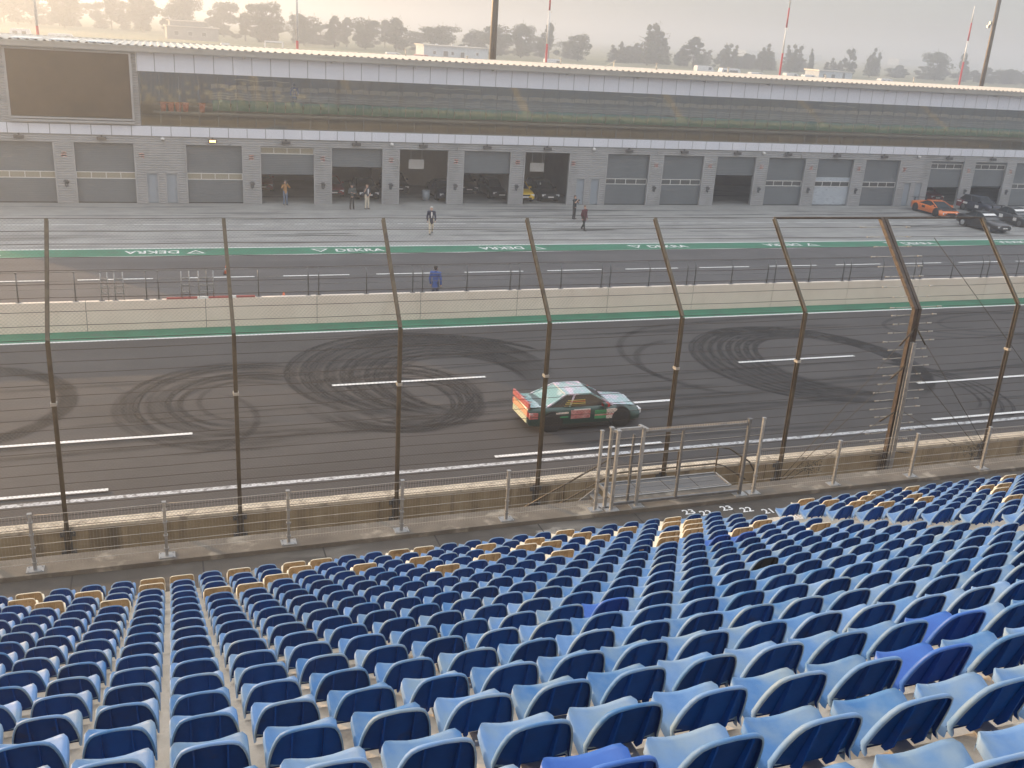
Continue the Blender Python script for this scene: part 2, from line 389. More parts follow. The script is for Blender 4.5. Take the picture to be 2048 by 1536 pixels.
# right big spin
for i in range(8):
    x_l = 21.4 + .42 * i; x_r = 31.5 - .12 * i; ry = 5.2 - .2 * i
    heavy.add(hold(27, 40.9, arc((x_l + x_r) / 2, 34.2 - .05 * i, (x_r - x_l) / 2, ry, -45 + rng.uniform(-20, 20), 262 + rng.uniform(-25, 25))), 90, .30)
    light_.add(hold(27, 40.9, arc((x_l + x_r) / 2, 34.1, (x_r - x_l) / 2 - .15, ry, -80, 265)), 90, .34)
for i in range(8): heavy.add(hold(27, 40.9, arc(26.3, 34.2, 5.0 - .1 * i, 5.15 - .12 * i, 20, 118)), 60, .25)
for i in range(4): heavy.add(arc(29.3, 30.6 - .2 * i, 1.9 + .35 * i, 2.9 + .2 * i, -75, 80), 60, .18)
light_.add(hold(27, 40.9, arc(23.6, 35.4, 5.2, 5.0, 80, 230)), 70, .4); light_.add(arc(22.2, 34.4, 3.6, 3.6, 90, 250), 70, .4)
# left faint spin and far-left marks
for i, r_ in enumerate((4.1, 3.75, 3.5, 2.9, 2.6, 2.1)):
    (heavy if i in (1, 3) else light_).add(arc(2.5 + .1 * i, 33.5, r_, r_ * 1.02, 60, 200 + 14 * i), 80, .26)
    light_.add(arc(2.4, 33.3, r_ + .12, r_, 40, 300), 80, .36)
light_.add(arc(.4, 32.0, 2.3, 2.8, -110, 60), 60, .3)
for i in range(6): light_.add(arc(-6.0 - .2 * i, 34.6, 2.4 + .3 * i, 3.0 + .2 * i, -120, 110), 60, .32)
for i in range(3): light_.add(arc(40.0 + i, 38.2, 6.0 - .7 * i, 2.3 - .3 * i, 40, 330), 60, .3)
# long braking lines
for i in range(34):
    y = rng.uniform(27.5, 40.5); x = rng.uniform(-10, 40); L = rng.uniform(5, 18); s2 = rng.uniform(-.6, .6)
    light_.add(lambda t, x=x, y=y, L=L, s2=s2: (x + L * t, min(40.9, y + s2 * t + .2 * math.sin(2 * t))), 20, rng.uniform(.15, .4))
for i in range(46):
    y = rng.uniform(59.5, 71); x = rng.uniform(-12, 78); L = rng.uniform(4, 16); s2 = rng.uniform(-.9, .9)
    (heavy if i % 3 == 0 else light_).add(lambda t, x=x, y=y, L=L, s2=s2: (x + L * t, y + s2 * t * t), 16, rng.uniform(.12, .3))
heavy.build('tyre_marks', tyre_mat('heavy_tyre_rubber', 1.0)); light_.build('faint_tyre_marks', tyre_mat('faint_tyre_rubber', .42))
# slab joints on the apron
b = MB()
for y in (61.9, 68.9, 71.2): b.face([(-140, y, .003), (260, y, .003), (260, y + .05, .003), (-140, y + .05, .003)])
tag(b.build('apron_joint', mat('joint_tar', (.10, .10, .095), rough=.8), fix=False), kind='structure')

# ------------------------------------------------------------------ pit wall and its fence
pw = thing('pit_wall', 'long cream concrete wall between race track and pit lane', 'wall', (0, 42.9, 0))
b = MB()
x = -60.0
while x < 150:
    x1 = x + 4.74
    b.box(x + .012, x1 - .012, 42.70 - 42.9, 42.92 - 42.9, 0, 1.27); x = x1
b.build('wall', M['pitwall'], pw)
b = MB(); b.box(-60, 150, -.185, -.01, 0, 1.25); b.build('joint_filler', mat('grey_joint', (.2, .18, .15), rough=.9), pw)

pf = thing('pit_wall_fence', 'low dark steel railing with bent posts on top of the cream pit wall', 'fence', (0, 42.84, 1.27))
def pit_post(x, bent=True):
    m = MB()
    m.box(x - .11, x + .11, -.06, .06, 0, .02)
    if bent: m.tube([(x, 0, .02), (x, 0, .86), (x, .05, 1.0), (x, .22, 1.22)], .032, 6)
    else: m.tube([(x, 0, .02), (x, 0, 1.2)], .032, 6)
    m.box(x - .04, x + .04, .19 if bent else -.04, .27 if bent else .04, 1.2, 1.25)
    m.build('post', M['darkgalv'], pf)
for k in range(-2, 22):
    x0 = 1.72 + 4.74 * k
    if k == -1: continue
    for dx in (0, 2.14, 4.28):
        if -8 < x0 + dx < 60: pit_post(x0 + dx, x0 > 0)
for x in (-2.48, -1.95, -.73, -.25): pit_post(x, False)
b = MB()
for z, y in ((1.2, .21), (.86, .03), (.52, .03), (.18, .03)):
    b.tube([(-30, y, z), (110, y, z)], .022 if z == 1.2 else .013, 5)
b.build('rail', M['darkgalv'], pf)
for xa, xb in ((-2.48, -2.22), (-1.95, -1.62), (.68, 1.0), (1.38, 1.98)):
    m = MB()
    for x in (xa, xb): m.tube([(x, -.03, .02), (x, -.03, 1.2)], .03, 6)
    for z in (.3, .6, .9): m.bar((xa, -.03, z), (xb, -.03, z), .05)
    m.build('ladder_frame', M['galv'], pf)
b = MB(); b.box(-.35, 3.3, -.06, .08, 0, .07, 0); b.box(.9, 1.35, -.063, .083, 0, .073, 1); b.box(2.2, 2.5, -.063, .083, 0, .073, 1)
o = b.build('barrier_bar', [mat('faded_red', (.30, .06, .05), rough=.6), M['white']]); o.location = (.4, 42.80, 1.272)
tag(o, 'red and white barrier bar lying along the top of the cream pit wall', 'barrier')
for lx, ly, lab in ((5.35, 46.5, 'small orange traffic cone standing in the pit lane behind the pit wall'), (3.1, 52.3, 'small orange traffic cone farther out on the pit lane, left of the other cone')):
    t = thing('traffic_cone', lab, 'traffic cone', (lx, ly, .002))
    m = MB(); m.box(-.17, .17, -.17, .17, 0, .03); m.build('base', M['black'], t)
    m = MB(); m.cyl((0, 0, .03), .13, .45, n=14, r2=.03); m.build('cone', mat('cone_orange', (.7, .14, .04), rough=.5), t)
    m = MB(); m.cyl((0, 0, .22), .095, .1, n=14, r2=.073); m.build('stripe', M['plate'], t)

# ------------------------------------------------------------------ track-side wall and the tall catch fence
tw = thing('track_wall', 'stained brown concrete wall with sunlit cap below the tall catch fence', 'wall', (0, 23.08, 0))
b = MB(); x = -60.0
while x < 120: b.box(x + .01, x + 5.9, -.17, .17, 0, 1.02); x += 5.91
b.build('wall', M['oldwall'], tw)
b = MB(); b.box(-60, 120, -.19, .185, 1.02, 1.10); b.build('cap', M['wallcap'], tw)

FY = 22.78; KZ = 5.75; TY = FY + 2.2; TZ = 8.03
cf = thing('catch_fence', 'tall debris fence with bent steel posts, cables and chain link along the track', 'fence', (0, 0, 0))
posts = [-10.4, -6.45, -2.5, 1.46, 5.43, 9.39, 13.28, 17.25, 21.2, 25.11, 29.05, 33.0]
def i_beam(m, a, b_, w=.092, d=.088, t=.02):
    """I section from a to b_, flanges facing the track and the stand"""
    a = Vector(a); b_ = Vector(b_); ax = (b_ - a).normalized(); X = Vector((1, 0, 0)); Yv = ax.cross(X).normalized()
    if Yv.y < 0: Yv = -Yv
    def bb(cx, cyy, hx, hy):
        P = [a + X * (cx + sx * hx) + Yv * (cyy + syy * hy) for sx, syy in ((-1, -1), (1, -1), (1, 1), (-1, 1))]
        Q = [p + (b_ - a) for p in P]
        for i in range(4): m.face([P[i], P[(i + 1) % 4], Q[(i + 1) % 4], Q[i]])
        m.face(P[::-1]); m.face(Q)
    bb(0, -d / 2, w / 2, t / 2); bb(0, d / 2, w / 2, t / 2); bb(0, 0, t / 2, d / 2 - t / 2)
for i, x in enumerate(posts):
    thick = abs(x - 21.2) < .01
    m = MB()
    if thick:
        for dx in (-.07, .07):
            m.box(x + dx - .055, x + dx + .055, FY - .07, FY + .07, .05, KZ)
            m.bar((x + dx, FY, KZ - .04), (x + dx, TY, TZ), .11, .13)
        p = m.build('post', M['darkpost'], cf)
        q = MB(); i_beam(q, (x - .02, FY - .22, .05), (x - .02, FY - .16, 4.72), .13, .12, .03)
        q.build('brace_post', M['galv'], cf)
    else:
        i_beam(m, (x, FY, .35), (x, FY, KZ)); i_beam(m, (x, FY, KZ), (x, TY, TZ), .085, .08)
        p = m.build('post', M['rustpost'], cf)
        q = MB(); q.box(x - .065, x + .065, FY - .085, FY + .085, 4.25, 4.32); q.build('splice_collar', M['mesh'], cf)
    q = MB()
    for z in (.38, .86):
        q.box(x - .17, x + .17, 22.875, 22.90, z, z + .13)
        for dx in (-.13, .13): q.cyl((x + dx, 22.84, z + .065), .022, .035, 'y', 6)
    q.box(x - .085, x + .085, FY + .055, 22.876, .3, 1.06)
    q.build('wall_bracket', M['darkgalv'], cf)
# cables
lv = [('v', .62 + .272 * k + .55) for k in range(17)] + [('a', k / 9.) for k in range(10)]
def cable_pt(kind, t): return (FY + .075, t) if kind == 'v' else (FY + .06 + (TY - FY) * t, KZ + .02 + (TZ - KZ) * t)
for kind, t in lv:
    y, z = cable_pt(kind, t)
    m = MB(); pts = []
    for i in range(len(posts) - 1):
        for u in (0, .5): 
            sag = .012 if u else 0
            pts.append((posts[i] + (posts[i + 1] - posts[i]) * u, y, z - sag + random.uniform(-.006, .006)))
    pts.append((posts[-1], y, z))
    m.tube(pts, .0072, 5); m.build('cable', M['wire'], cf)
    # rigging screws each side of the thick anchor post
    m = MB()
    for sgn in (-1, 1):
        xo = .55 + .12 * ((int(z * 40)) % 3)
        m.tube([(21.2 + sgn * xo, y - .012, z), (21.2 + sgn * (xo + .16), y - .012, z)], .022, 6)
        m.tube([(21.2 + sgn * .16, y - .012, z), (21.2 + sgn * (xo - .05), y - .012, z)], .013, 5)
    m.tube([(20.8, y + .02, z), (21.6, y + .02, z)], .006, 4); m.build('rigging_screw', M['mesh'], cf)
m = MB(); m.tube([(17.25, TY, TZ + .02), (25.11, TY, TZ + .02)], .035, 8); m.build('top_rail', M['darkpost'], cf)
# diagonal stays of the anchor post
m = MB()
for z, xe, ze in ((5.2, 17.25, .5), (4.1, 17.25, .35), (2.55, 17.25, .3), (5.2, 25.11, .9), (4.1, 25.11, .6), (2.55, 25.11, .4), (7.9, 29, 1.0)):
    m.tube([(21.2, FY - .1, z), (xe, FY - .09, ze)], .010, 5)
for z, sg in ((4.1, -1), (2.55, -1), (5.2, -1), (1.15, -1), (5.2, 1), (1.15, 1)):
    a = Vector((21.2, FY - .12, z)); d = Vector((sg * 3.95, 0, -(z - .4))).normalized()
    m.tube([a + d * .15, a + d * .75], .028, 6)
m.build('diagonal_stay', M['rustpost'], cf)
# chain link: crossing wires, one mesh per bay
def chain(name, bays, y_of, z0, z1, pitch, r, m_, parent, kind='v'):
    for i in range(len(bays) - 1):
        x0, x1 = bays[i] + .05, bays[i + 1] - .05; m = MB(); H = z1 - z0; W = x1 - x0
        n = int((W + H) / pitch)
        for sgn in (1, -1):
            for k in range(n + 1):
                a = k * pitch - H; xa, ta = (x0 + a, 0.0)
                lo = max(0, -a); hi = min(H, W - a)
                if hi - lo < .02: continue
                P = []
                for t in (lo, hi):
                    xx = a + t; xx = x0 + (xx if sgn > 0 else W - xx)
                    yy, zz = y_of(z0 + t); P.append(Vector((xx, yy + sgn * .004, zz)))
                d = (P[1] - P[0]).normalized(); u = Vector((-d.z, 0, d.x)) * r; v = Vector((0, r, 0))
                A = [u, -u * .5 + v * .87, -u * .5 - v * .87]
                for q in range(3): m.face([P[0] + A[q], P[0] + A[(q + 1) % 3], P[1] + A[(q + 1) % 3], P[1] + A[q]])
        m.build(name, m_, parent, fix=False)
L_arm = math.hypot(TY - FY, TZ - KZ)
chain('chain_link', posts, lambda s: (FY + .09, s), 1.1, KZ, .095, .0021, M['chain'], cf)
chain('chain_link', posts, lambda s: (FY + .09 + (TY - FY) * s / L_arm, KZ + (TZ - KZ) * s / L_arm), 0, L_arm, .095, .0021, M['chain'], cf)

# ------------------------------------------------------------------ grandstand: steps, walkway, kerb
RZ = .0075; SP = .5148; SY0 = 16.8669; SZ0 = EYE - 9.7692; SD = .8251; SH = .3741; SQ = .005
def ztop(k): return SZ0 + SH * k + SQ * k * (k - 1) / 2
def stand_pt(a, bb):           # a along the row, bb up the slope (towards -Y)
    return (a * math.cos(RZ) + bb * math.sin(RZ), SY0 + a * math.sin(RZ) - bb * math.cos(RZ))
gs = thing('grandstand', 'stepped concrete seating terrace of the grandstand with dark walkway in front', 'grandstand', (0, SY0, 2.2), RZ)
m = MB()
XA, XB = -40, 190
zs = [2.2 - 2.2]
def tread(k): return ztop(k) - .40 - 2.2   # level of the step that carries seat row k, relative to walkway
y_front = 2.0
prof = []
for k in range(0, 26):
    yn = -SD * k + .14      # riser nose for the step that carries row k, local y
    zl = (tread(k - 1) if k else 0.0); zh = tread(k)
    prof.append((yn, zl)); prof.append((yn, zh - .025)); prof.append((yn - .025, zh))
prof.append((-SD * 26 + .14, tread(25)))
xs_ = [XA + (XB - XA) * i / 65 for i in range(66)]
m.grid([[(x, y, z) for x in xs_] for y, z in prof], smooth=False)
m.face([(XA, .14, 0), (XA, .14, -2.2), (XA, -SD * 26, -2.2), (XA, -SD * 26, tread(25))])
m.build('terrace', M['concrete'], gs, fix=False)
m = MB(); m.box(XA, XB, -26.6, -26.0, -2.2, 21); m.box(XA, XB, -26.0, -21.2, 9.6, 10.0)
for k in range(14): m.box(-38 + 9 * k, -37.3 + 9 * k, -26.0, -25.4, 0, 21)
m.build('sky_block_wall', mat('sky_block_grey', (.22, .215, .205), (.27, .262, .25), .5, .9), gs)  # unseen wall added behind the seats to keep sky light off their backs
wk = MB(); wk.box(XA, XB, 16.4, 18.66, 1.9, 2.198); o = wk.build('walkway', M['walkway'], None, fix=False)
o['kind'] = 'structure'
wk = MB(); wk.box(XA, XB, 18.66, 19.36, 0, 2.30); o = wk.build('kerb', M['kerb'], None); o['kind'] = 'structure'
sheet('service_path', -60, 120, 19.2, 22.6, -.004, M['walkway'], 8)
m = MB()
for k in range(7): m.bar((4.25 - .22, 17.62 - .045 * (k - 3), 2.2), (4.25 + .22, 17.62 - .045 * (k - 3), 2.2), .02, .012)
g_ = m.build('drain_grate', M['darkpost']); tag(g_, 'small rusty drain grate set in the walkway in front of the seats', 'drain')

# row numbers painted on the aisle steps
for n in range(13, 24):
    for xa, sh_ in ((12.62, 0), (12.06, 0)):
        k = 22 - n
        me = text_mesh(str(n), .30, 'row_number')
        o = link(bpy.data.objects.new('row_number', me), gs); me.materials.append(M['white'])
        o.location = (xa - .17, (-SD * k + .14 - .30) if k >= 0 else .75, (tread(k) if k >= 0 else 0) + .004)
for n, xa, dy in ((23, 12.60, .47), (22, 13.05, .29), (21, 13.55, .10), (23, 11.58, .50), (22, 11.97, .36), (20, 13.48, None)):
    me = text_mesh(str(n), .32, 'row_number')
    o = link(bpy.data.objects.new('row_number', me), gs); me.materials.append(M['white'])
    o.location = (xa - .16, .965 + dy - .1, .005) if dy is not None else (xa - .1, -.10, tread(0) + .004)
m = MB()
for k in range(24):
    x = -9.4 + 2.45 * k; m.face([(x, .16, .003), (x + .03, .16, .003), (x + .05, 1.78, .003), (x + .02, 1.78, .003)])
for x, y, w_, h_ in ((1.4, 1.0, .5, .25), (6.3, .8, .9, .12), (15.9, 1.1, .9, .35), (8.0, 1.3, .5, .2), (18.5, .9, .6, .15)):
    m.face([(x + w_ * math.cos(t) * (.8 + .2 * math.sin(3 * t)), y + h_ * math.sin(t) * (.8 + .25 * math.cos(5 * t)), .0025) for t in [2 * PI * i / 18 for i in range(18)]], 1)
m.build('slab_joint', [mat('dark_joint', (.035, .03, .025), rough=.9), layer(mat('lime_bloom', (.20, .18, .15), (.28, .255, .22), 5, .9), (.10, .09, .075), 8, lo=.5, hi=.6)], None, (0, SY0, 2.2), RZ, fix=False)['kind'] = 'structure'
# ------------------------------------------------------------------ seats
def shell(kind):
    """returns meshes (seat, backrest, back_panel, rib list) of one moulded seat, local: y forward, top of back z=.40"""
    W = .212
    if kind == 'blue':
        prof = [(.425, .045), (.432, .072), (.42, .088), (.39, .088), (.33, .078), (.26, .062), (.20, .05), (.155, .046), (.125, .056)]
        back = [(.125, .056), (.112, .078), (.10, .11), (.082, .17), (.062, .23), (.04, .295), (.02, .35), (.008, .382), (0, .40)]
        pw_, qw = 2.4, .5
    else:
        prof = [(.41, .05), (.417, .072), (.405, .086), (.38, .086), (.32, .078), (.26, .066), (.20, .056), (.16, .054), (.13, .062)]
        back = [(.13, .062), (.118, .085), (.108, .115), (.094, .17), (.078, .225), (.06, .28), (.045, .325), (.036, .352), (.03, .37)]
        pw_, qw = 7.0, .42
    z0, z1 = back[0][1], back[-1][1]
    us = [math.sin(PI / 2 * u) for u in (-1, -.8, -.6, -.4, -.2, 0, .2, .4, .6, .8, 1)]
    def lerp(pts, t):
        f = t * (len(pts) - 1); i = min(int(f), len(pts) - 2); a = f - i
        return tuple(pts[i][j] * (1 - a) + pts[i + 1][j] * a for j in (0, 1))
    def panpt(u, i):
        y, z = prof[i]; f = (y - prof[-1][0]) / (prof[1][0] - prof[-1][0])
        w = W * (1 - .10 * max(0, f - .86) / .14)
        edge = abs(u) ** 2.6
        z2 = z + .050 * edge * (f * .95 + .05) - .026 * (1 - u * u) * min(1, f * 1.3) - (.012 if abs(u) > .98 else 0)
        y2 = y - .05 * abs(u) ** 5 * max(0, f - .5) * 2 + .012 * (1 - u * u) * f
        return Vector((u * w, y2, z2))
    T = [math.sin(PI / 2 * i / 11) for i in range(12)]
    def backpt(u, t, off=0):
        y, z = lerp(back, t); w = W * max(0., 1 - t ** pw_) ** qw
        y2 = y + .028 * (u * w / W) ** 2 * 1.0 - off
        return Vector((u * w, y2, z - off * .25))
    pan = [[panpt(u, i) for u in us] for i in range(len(prof))]
    bk = [[backpt(u, t) for u in us] for t in T]
    bk[0] = [pan[-1][j].copy() for j in range(len(us))]
    seat = MB(); seat.grid(pan, 0)
    # skirt along pan sides and front
    def skirt(mb, loop, vec, m_=0, close=False):
        mb.grid([loop, [p + v for p, v in zip(loop, vec)]], m_, True)
    left = [r[0] for r in pan]; right = [r[-1] for r in pan]
    fl = pan[0]
    skirt(seat, left, [Vector((-.006, 0, -.045))] * len(left)); skirt(seat, right, [Vector((.006, 0, -.045))] * len(right))
    skirt(seat, fl, [Vector((0, -.004, -.035))] * len(fl))
    br = MB(); br.grid(bk, 0)
    loop = [r[0] for r in bk] + [r[-1] for r in bk[::-1]][1:]
    n = len(loop); rim = []; inn = []
    for i, p in enumerate(loop):
        t = abs(2 * i / (n - 1) - 1); t = 1 - t          # 0 bottom ... 1 top
        d = Vector((0, -.040, -.004)) if kind == 'blue' else Vector((0, -.036, 0))
        out_ = Vector((p.x, 0, (p.z - .2))).normalized() * .006 if p.z > .1 else Vector((math.copysign(.006, p.x), 0, -.008))
        rim.append(p + d * (1 - .45 * t) + out_ * .8); inn.append(p + d * (1 - .45 * t) * .97 - Vector((p.x, 0, p.z - .18)).normalized() * .006)
    mid = [(p + q) / 2 + Vector((p.x, 0, max(0, p.z - .15))).normalized() * .004 for p, q in zip(loop, rim)]
    br.grid([loop, mid, rim, inn], 0, True)
    pn = MB()
    pb = [[backpt(u * .985, t * .995, .010) for u in us] for t in T]
    pn.grid(pb, 0)
    pu = [[panpt(u * .99, i) + Vector((0, 0, -.012)) for u in us] for i in range(2, len(prof))]
    pn.grid(pu, 0)
    ins = [p + (q - p) * .25 for p, q in zip(loop, rim)]
    shr = [p - Vector((p.x, 0, p.z - .18)) .normalized() * .008 for p in ins]
    inn2 = [q - Vector((q.x, 0, q.z - .18)).normalized() * .003 for q in inn]
    pn.grid([shr, inn2], 0, True)
    ribs = []
    for s in (-1, 1):
        rb = MB(); x = s * .088
        up_ = []
        for t in (0.0, .2, .4, .6, .8, .93):
            y, z = lerp(back, t); up_.append((y - .008, z))
        dep = [.05, .042, .034, .026, .018, .010]
        P = [(y, z) for y, z in up_] + [(y - dep[i], z - .012) for i, (y, z) in list(enumerate(up_))[::-1]]
        P[-1] = (up_[0][0] - .022, .034); P.append((up_[0][0] + .01, .036))
        a = [(x - .005, y, z) for y, z in P]; c = [(x + .005, y, z) for y, z in P]
        for i in range(len(P)): rb.face([a[i], a[(i + 1) % len(P)], c[(i + 1) % len(P)], c[i]])
        rb.face(a[::-1]); rb.face(c); ribs.append(rb)
    bt = MB()
    for x in (-.02, .05): bt.cyl((x, .085, .006), .013, .014, n=8); bt.cyl((x, .085, .002), .021, .005, n=10)
    bt.box(-.04, .09, .03, .16, 0.0, .012)
    return seat, br, pn, ribs, bt
def make_seat(kind, mt, mb_, label, group):
    t = thing('stadium_seat', label, 'seat', group=group)
    seat, br, pn, ribs, bt = shell(kind)
    seat.build('seat', mt, t); br.build('backrest', mt, t); pn.build('back_panel', mb_, t)
    for r_ in ribs: r_.build('rib', mb_, t)
    bt.build('mounting_bracket', M['bolt'], t)
    return t
LB = 'faded light blue moulded seat with dark navy back, in the nearer rows of the grandstand'
proto_blue = make_seat('blue', M['blue_top'], M['blue_back'], LB, 'blue seats in the nearer grandstand rows')
proto_royal = make_seat('blue', M['royal_top'], M['royal_back'], 'royal blue seat', None)
proto_grey = make_seat('blue', M['blue_top'], M['grey_back'], 'seat with charcoal back', None)
LC = 'cream seat with square tan back among the blue seats of the front rows'
proto_cream = make_seat('cream', M['cream_top'], M['cream_back'], LC, 'cream seats scattered in the front grandstand rows')
cream = {(-5, 0), (-5, 1), (-4, 2), (-3, 1), (-2, 3), (-1, 0), (-1, 1), (0, 0), (1, 3), (2, 0), (2, 3), (3, 2), (4, 0), (4, 1), (5, 0), (6, 2), (8, 0), (8, 2), (8, 4), (9, 0), (10, 3), (11, 1), (12, 2), (12, 4), (13, 1), (13, 2), (15, 0), (15, 1), (15, 2), (16, 4), (17, 1), (17, 3), (18, 3), (19, 1), (19, 2), (19, 4), (20, 0), (20, 1), (21, 3), (21, 5), (27, 0), (27, 1), (27, 2), (27, 3), (29, 1), (29, 3), (30, 2), (30, 5), (31, 0), (33, 0), (33, 3), (34, 2), (35, 2), (39, 0)}
royal = {(8, 11): 'bright royal blue seat in the middle of the faded blue rows', (18, 5): 'dark royal blue seat a few rows behind the stacked cream seat pairs',
         (17, 5): 'royal blue seat directly left of the other dark royal blue one', (10, 15): 'unfaded royal blue seat with small white mark on its back',
         (8, 16): 'unfaded royal blue seat near the right, nearer of the two bright ones', (3, 17): 'royal blue seat cut off by the bottom edge of the photo'}
grey = {(14, 9): 'faded blue seat with charcoal grey back, alone among navy backs'}
sticker = {(14, 5)}
removed = {(25, 0), (26, 0)}
rr = {0: (-7, 42), 1: (-7, 41), 2: (-6, 39), 3: (-6, 37), 4: (-6, 35), 5: (-6, 33), 6: (-5, 31), 7: (-5, 29), 8: (-5, 27), 9: (-5, 24), 10: (-4, 23), 11: (-4, 21), 12: (-4, 19), 13: (-4, 18),
      14: (-3, 16), 15: (-2, 13), 16: (0, 11), 17: (2, 9), 18: (4, 7), 19: (5, 7)}
spots = []
for k, (a, z) in rr.items():
    for c in range(a, z + 1):
        if c in (23, 24) or (c, k) in removed: continue
        px, py = stand_pt(c * SP, SD * k); pz = ztop(k) - .40
        if c > 24: py += .13
        spots.append(((px ** 2 + py ** 2 + (EYE - pz) ** 2), c, k, (px, py, pz)))
spots.sort()
protos_used = set()
def put(proto, loc, rz):
    if proto.name not in protos_used: protos_used.add(proto.name); o = proto
    else: o = copy_tree(proto)
    o.location = loc; o.rotation_euler = (0, 0, rz); return o
n_blue = 0; far_list = []; far = MB(); fs = shell('blue'); rs_ = random.Random(11)
for d2, c, k, loc in spots:
    rz = RZ + rs_.uniform(-.012, .012)
    if (c, k) in cream: put(proto_cream, loc, rz)
    elif (c, k) in royal:
        o = put(proto_royal, loc, rz); o['label'] = royal[(c, k)]
        if (c, k) == (10, 15):
            m = MB(); m.box(-.035, .02, .045, .05, .30, .312); m.build('white_mark', M['plate'], o)
    elif (c, k) in grey: o = put(proto_grey, loc, rz); o['label'] = grey[(c, k)]
    elif n_blue < 300 or (c, k) in sticker:
        o = put(proto_blue, loc, rz); n_blue += 1
        if (c, k) in sticker:
            o['label'] = 'blue seat with small brown sticker on its navy back'; del o['group']
            m = MB(); m.box(-.04, .045, .028, .036, .28, .35); m.build('sticker', M['cream_back'], o)
    else:
        far_list.append((loc, rz))
def add_far(loc, rz):
    ca, sa = math.cos(rz), math.sin(rz)
    for part, mi in ((fs[0], 0), (fs[1], 0), (fs[2], 1), (fs[3][0], 1), (fs[3][1], 1)):
        n0 = len(far.v)
        far.v += [(loc[0] + p[0] * ca - p[1] * sa, loc[1] + p[0] * sa + p[1] * ca, loc[2] + p[2]) for p in part.v]
        far.f += [tuple(i + n0 for i in f) for f in part.f]; far.m += [mi] * len(part.f); far.sm += part.sm
for loc, rz in far_list: add_far(loc, rz)
for k in range(0, 22):
    a, z = rr.get(k, (5, 5))
    for c in list(range(a - 6, a)) + list(range(z + 1, max(z + 12, 22))):
        if c in (23, 24): continue
        px, py = stand_pt(c * SP, SD * k)
        if c > 24: py += .13
        if math.hypot(px, py) < 1.6: continue
        add_far((px, py, ztop(k) - .40), RZ)
for k in range(0, 18):
    for c in range(max(rr[k][1] + 12, 22), 300):
        if c in (23, 24) or c % 46 in (0, 1): continue
        px, py = stand_pt(c * SP, SD * k); pz = ztop(k) - .40
        pf = [(.41, .075), (.13, .05), (.07, .2), (0, .40)]; wd = [.21, .21, .2, .11]
        n0 = len(far.v); far.v += [(px + sx * wd[i], py + pf[i][0], pz + pf[i][1]) for i in range(4) for sx in (-1, 1)]
        far.f += [(n0 + 2 * i, n0 + 2 * i + 1, n0 + 2 * i + 3, n0 + 2 * i + 2) for i in range(3)]; far.m += [0] * 3; far.sm += [False] * 3
o = far.build('stadium_seats', [M['blue_top'], M['blue_back']], fix=False)
tag(o, 'remaining blue seats with navy backs filling the farther grandstand rows', 'seats', kind='stuff')
bm = bmesh.new(); bm.from_mesh(o.data); bmesh.ops.remove_doubles(bm, verts=bm.verts, dist=1e-5); bm.to_mesh(o.data); bm.free()

# ------------------------------------------------------------------ guard fence along the walkway, gate, bridge to the track wall
GF = 18.86; GZ = 2.30
gf = thing('guard_fence', 'waist high galvanised wire fence on the kerb in front of the seats', 'fence', (0, GF, GZ))
gx = [-7.6, -5.15, -2.7, -.26, 2.18, 4.62, 7.06, 9.28, None, 13.6, 16.0, 18.45, 20.87, 23.3, 25.75, 28.2]
def guard_post(x, h, par):
    m = MB(); m.box(x - .03, x + .03, -.03, .03, .012, h); m.box(x - .04, x + .04, -.04, .04, h, h + .025)
    for z in (.15, .45, .75, 1.02): m.box(x - .042, x + .042, -.042, .042, z, z + .03)
    p = m.build('post', M['galv'], par)
    q = MB(); q.box(x - .16, x + .16, -.12, .12, 0, .014)
    for sx in (-.12, .12):
        for sy_ in (-.085, .085): q.cyl((x + sx, sy_, .014), .014, .014, n=6)
    q.build('base_plate', M['galv'], p)
for i, x in enumerate(gx):
    if x is not None: guard_post(x, 2.0 if x in (9.28, 13.6) else 1.2, gf)
wx = MB(); vx = MB()
for i in range(len(gx) - 1):
    if gx[i] is None or gx[i + 1] is None: continue
    a, c = gx[i], gx[i + 1]
    for z in (1.18,): wx.tube([(a, 0, z), ((a + c) / 2, 0, z - .015), (c, 0, z)], .006, 5)
    for z in (.12, .33, .54, .75, .96): wx.tube([(a, .02, z), (c, .02, z)], .0055, 4)
    n = int((c - a) / .06)
    for k in range(1, n):
        xx = a + (c - a) * k / n; vx.bar((xx, .025, .05), (xx, .025, 1.17), .0022)
wx.build('wire', M['mesh'], gf); vx.build('wire_mesh', M['mesh'], gf, fix=False)

gt = thing('gate', 'tall galvanised gate frame with wide sliding leaf above the metal landing', 'gate', (0, GF, GZ))
for x, y in ((9.58, .12), (9.66, -.08), (10.34, -.02), (13.2, .0)):
    m = MB(); m.box(x - .035, x + .035, y - .035, y + .035, .012, 2.0); m.box(x - .05, x + .05, y - .05, y + .05, 2.0, 2.03); p = m.build('post', M['galv'] if x < 13 else M['darkgalv'], gt)
    q = MB(); q.box(x - .17, x + .17, y - .13, y + .13, 0, .014)
    for sx in (-.13, .13):
        for sy_ in (-.09, .09): q.cyl((x + sx, y + sy_, .014), .014, .014, n=6)
    q.build('base_plate', M['galv'], p)
m = MB(); m.bar((9.58, .12, 1.98), (9.66, -.1, 1.98), .06); m.bar((9.66, .02, 2.0), (10.34, .02, 2.0), .06); m.bar((10.3, .16, 2.0), (10.38, -.14, 2.0), .07)
m.build('portal_head', M['galv'], gt)
m = MB()
m.bar((10.4, .03, 1.88), (13.16, .03, 1.88), .06); m.bar((9.7, .03, .08), (13.16, .03, .08), .06); m.bar((11.42, .03, .1), (11.42, .03, 1.86), .055); m.bar((10.16, .1, .1), (10.16, .1, 1.82), .05)
m.build('leaf_frame', M['darkgalv'], gt)
m = MB()
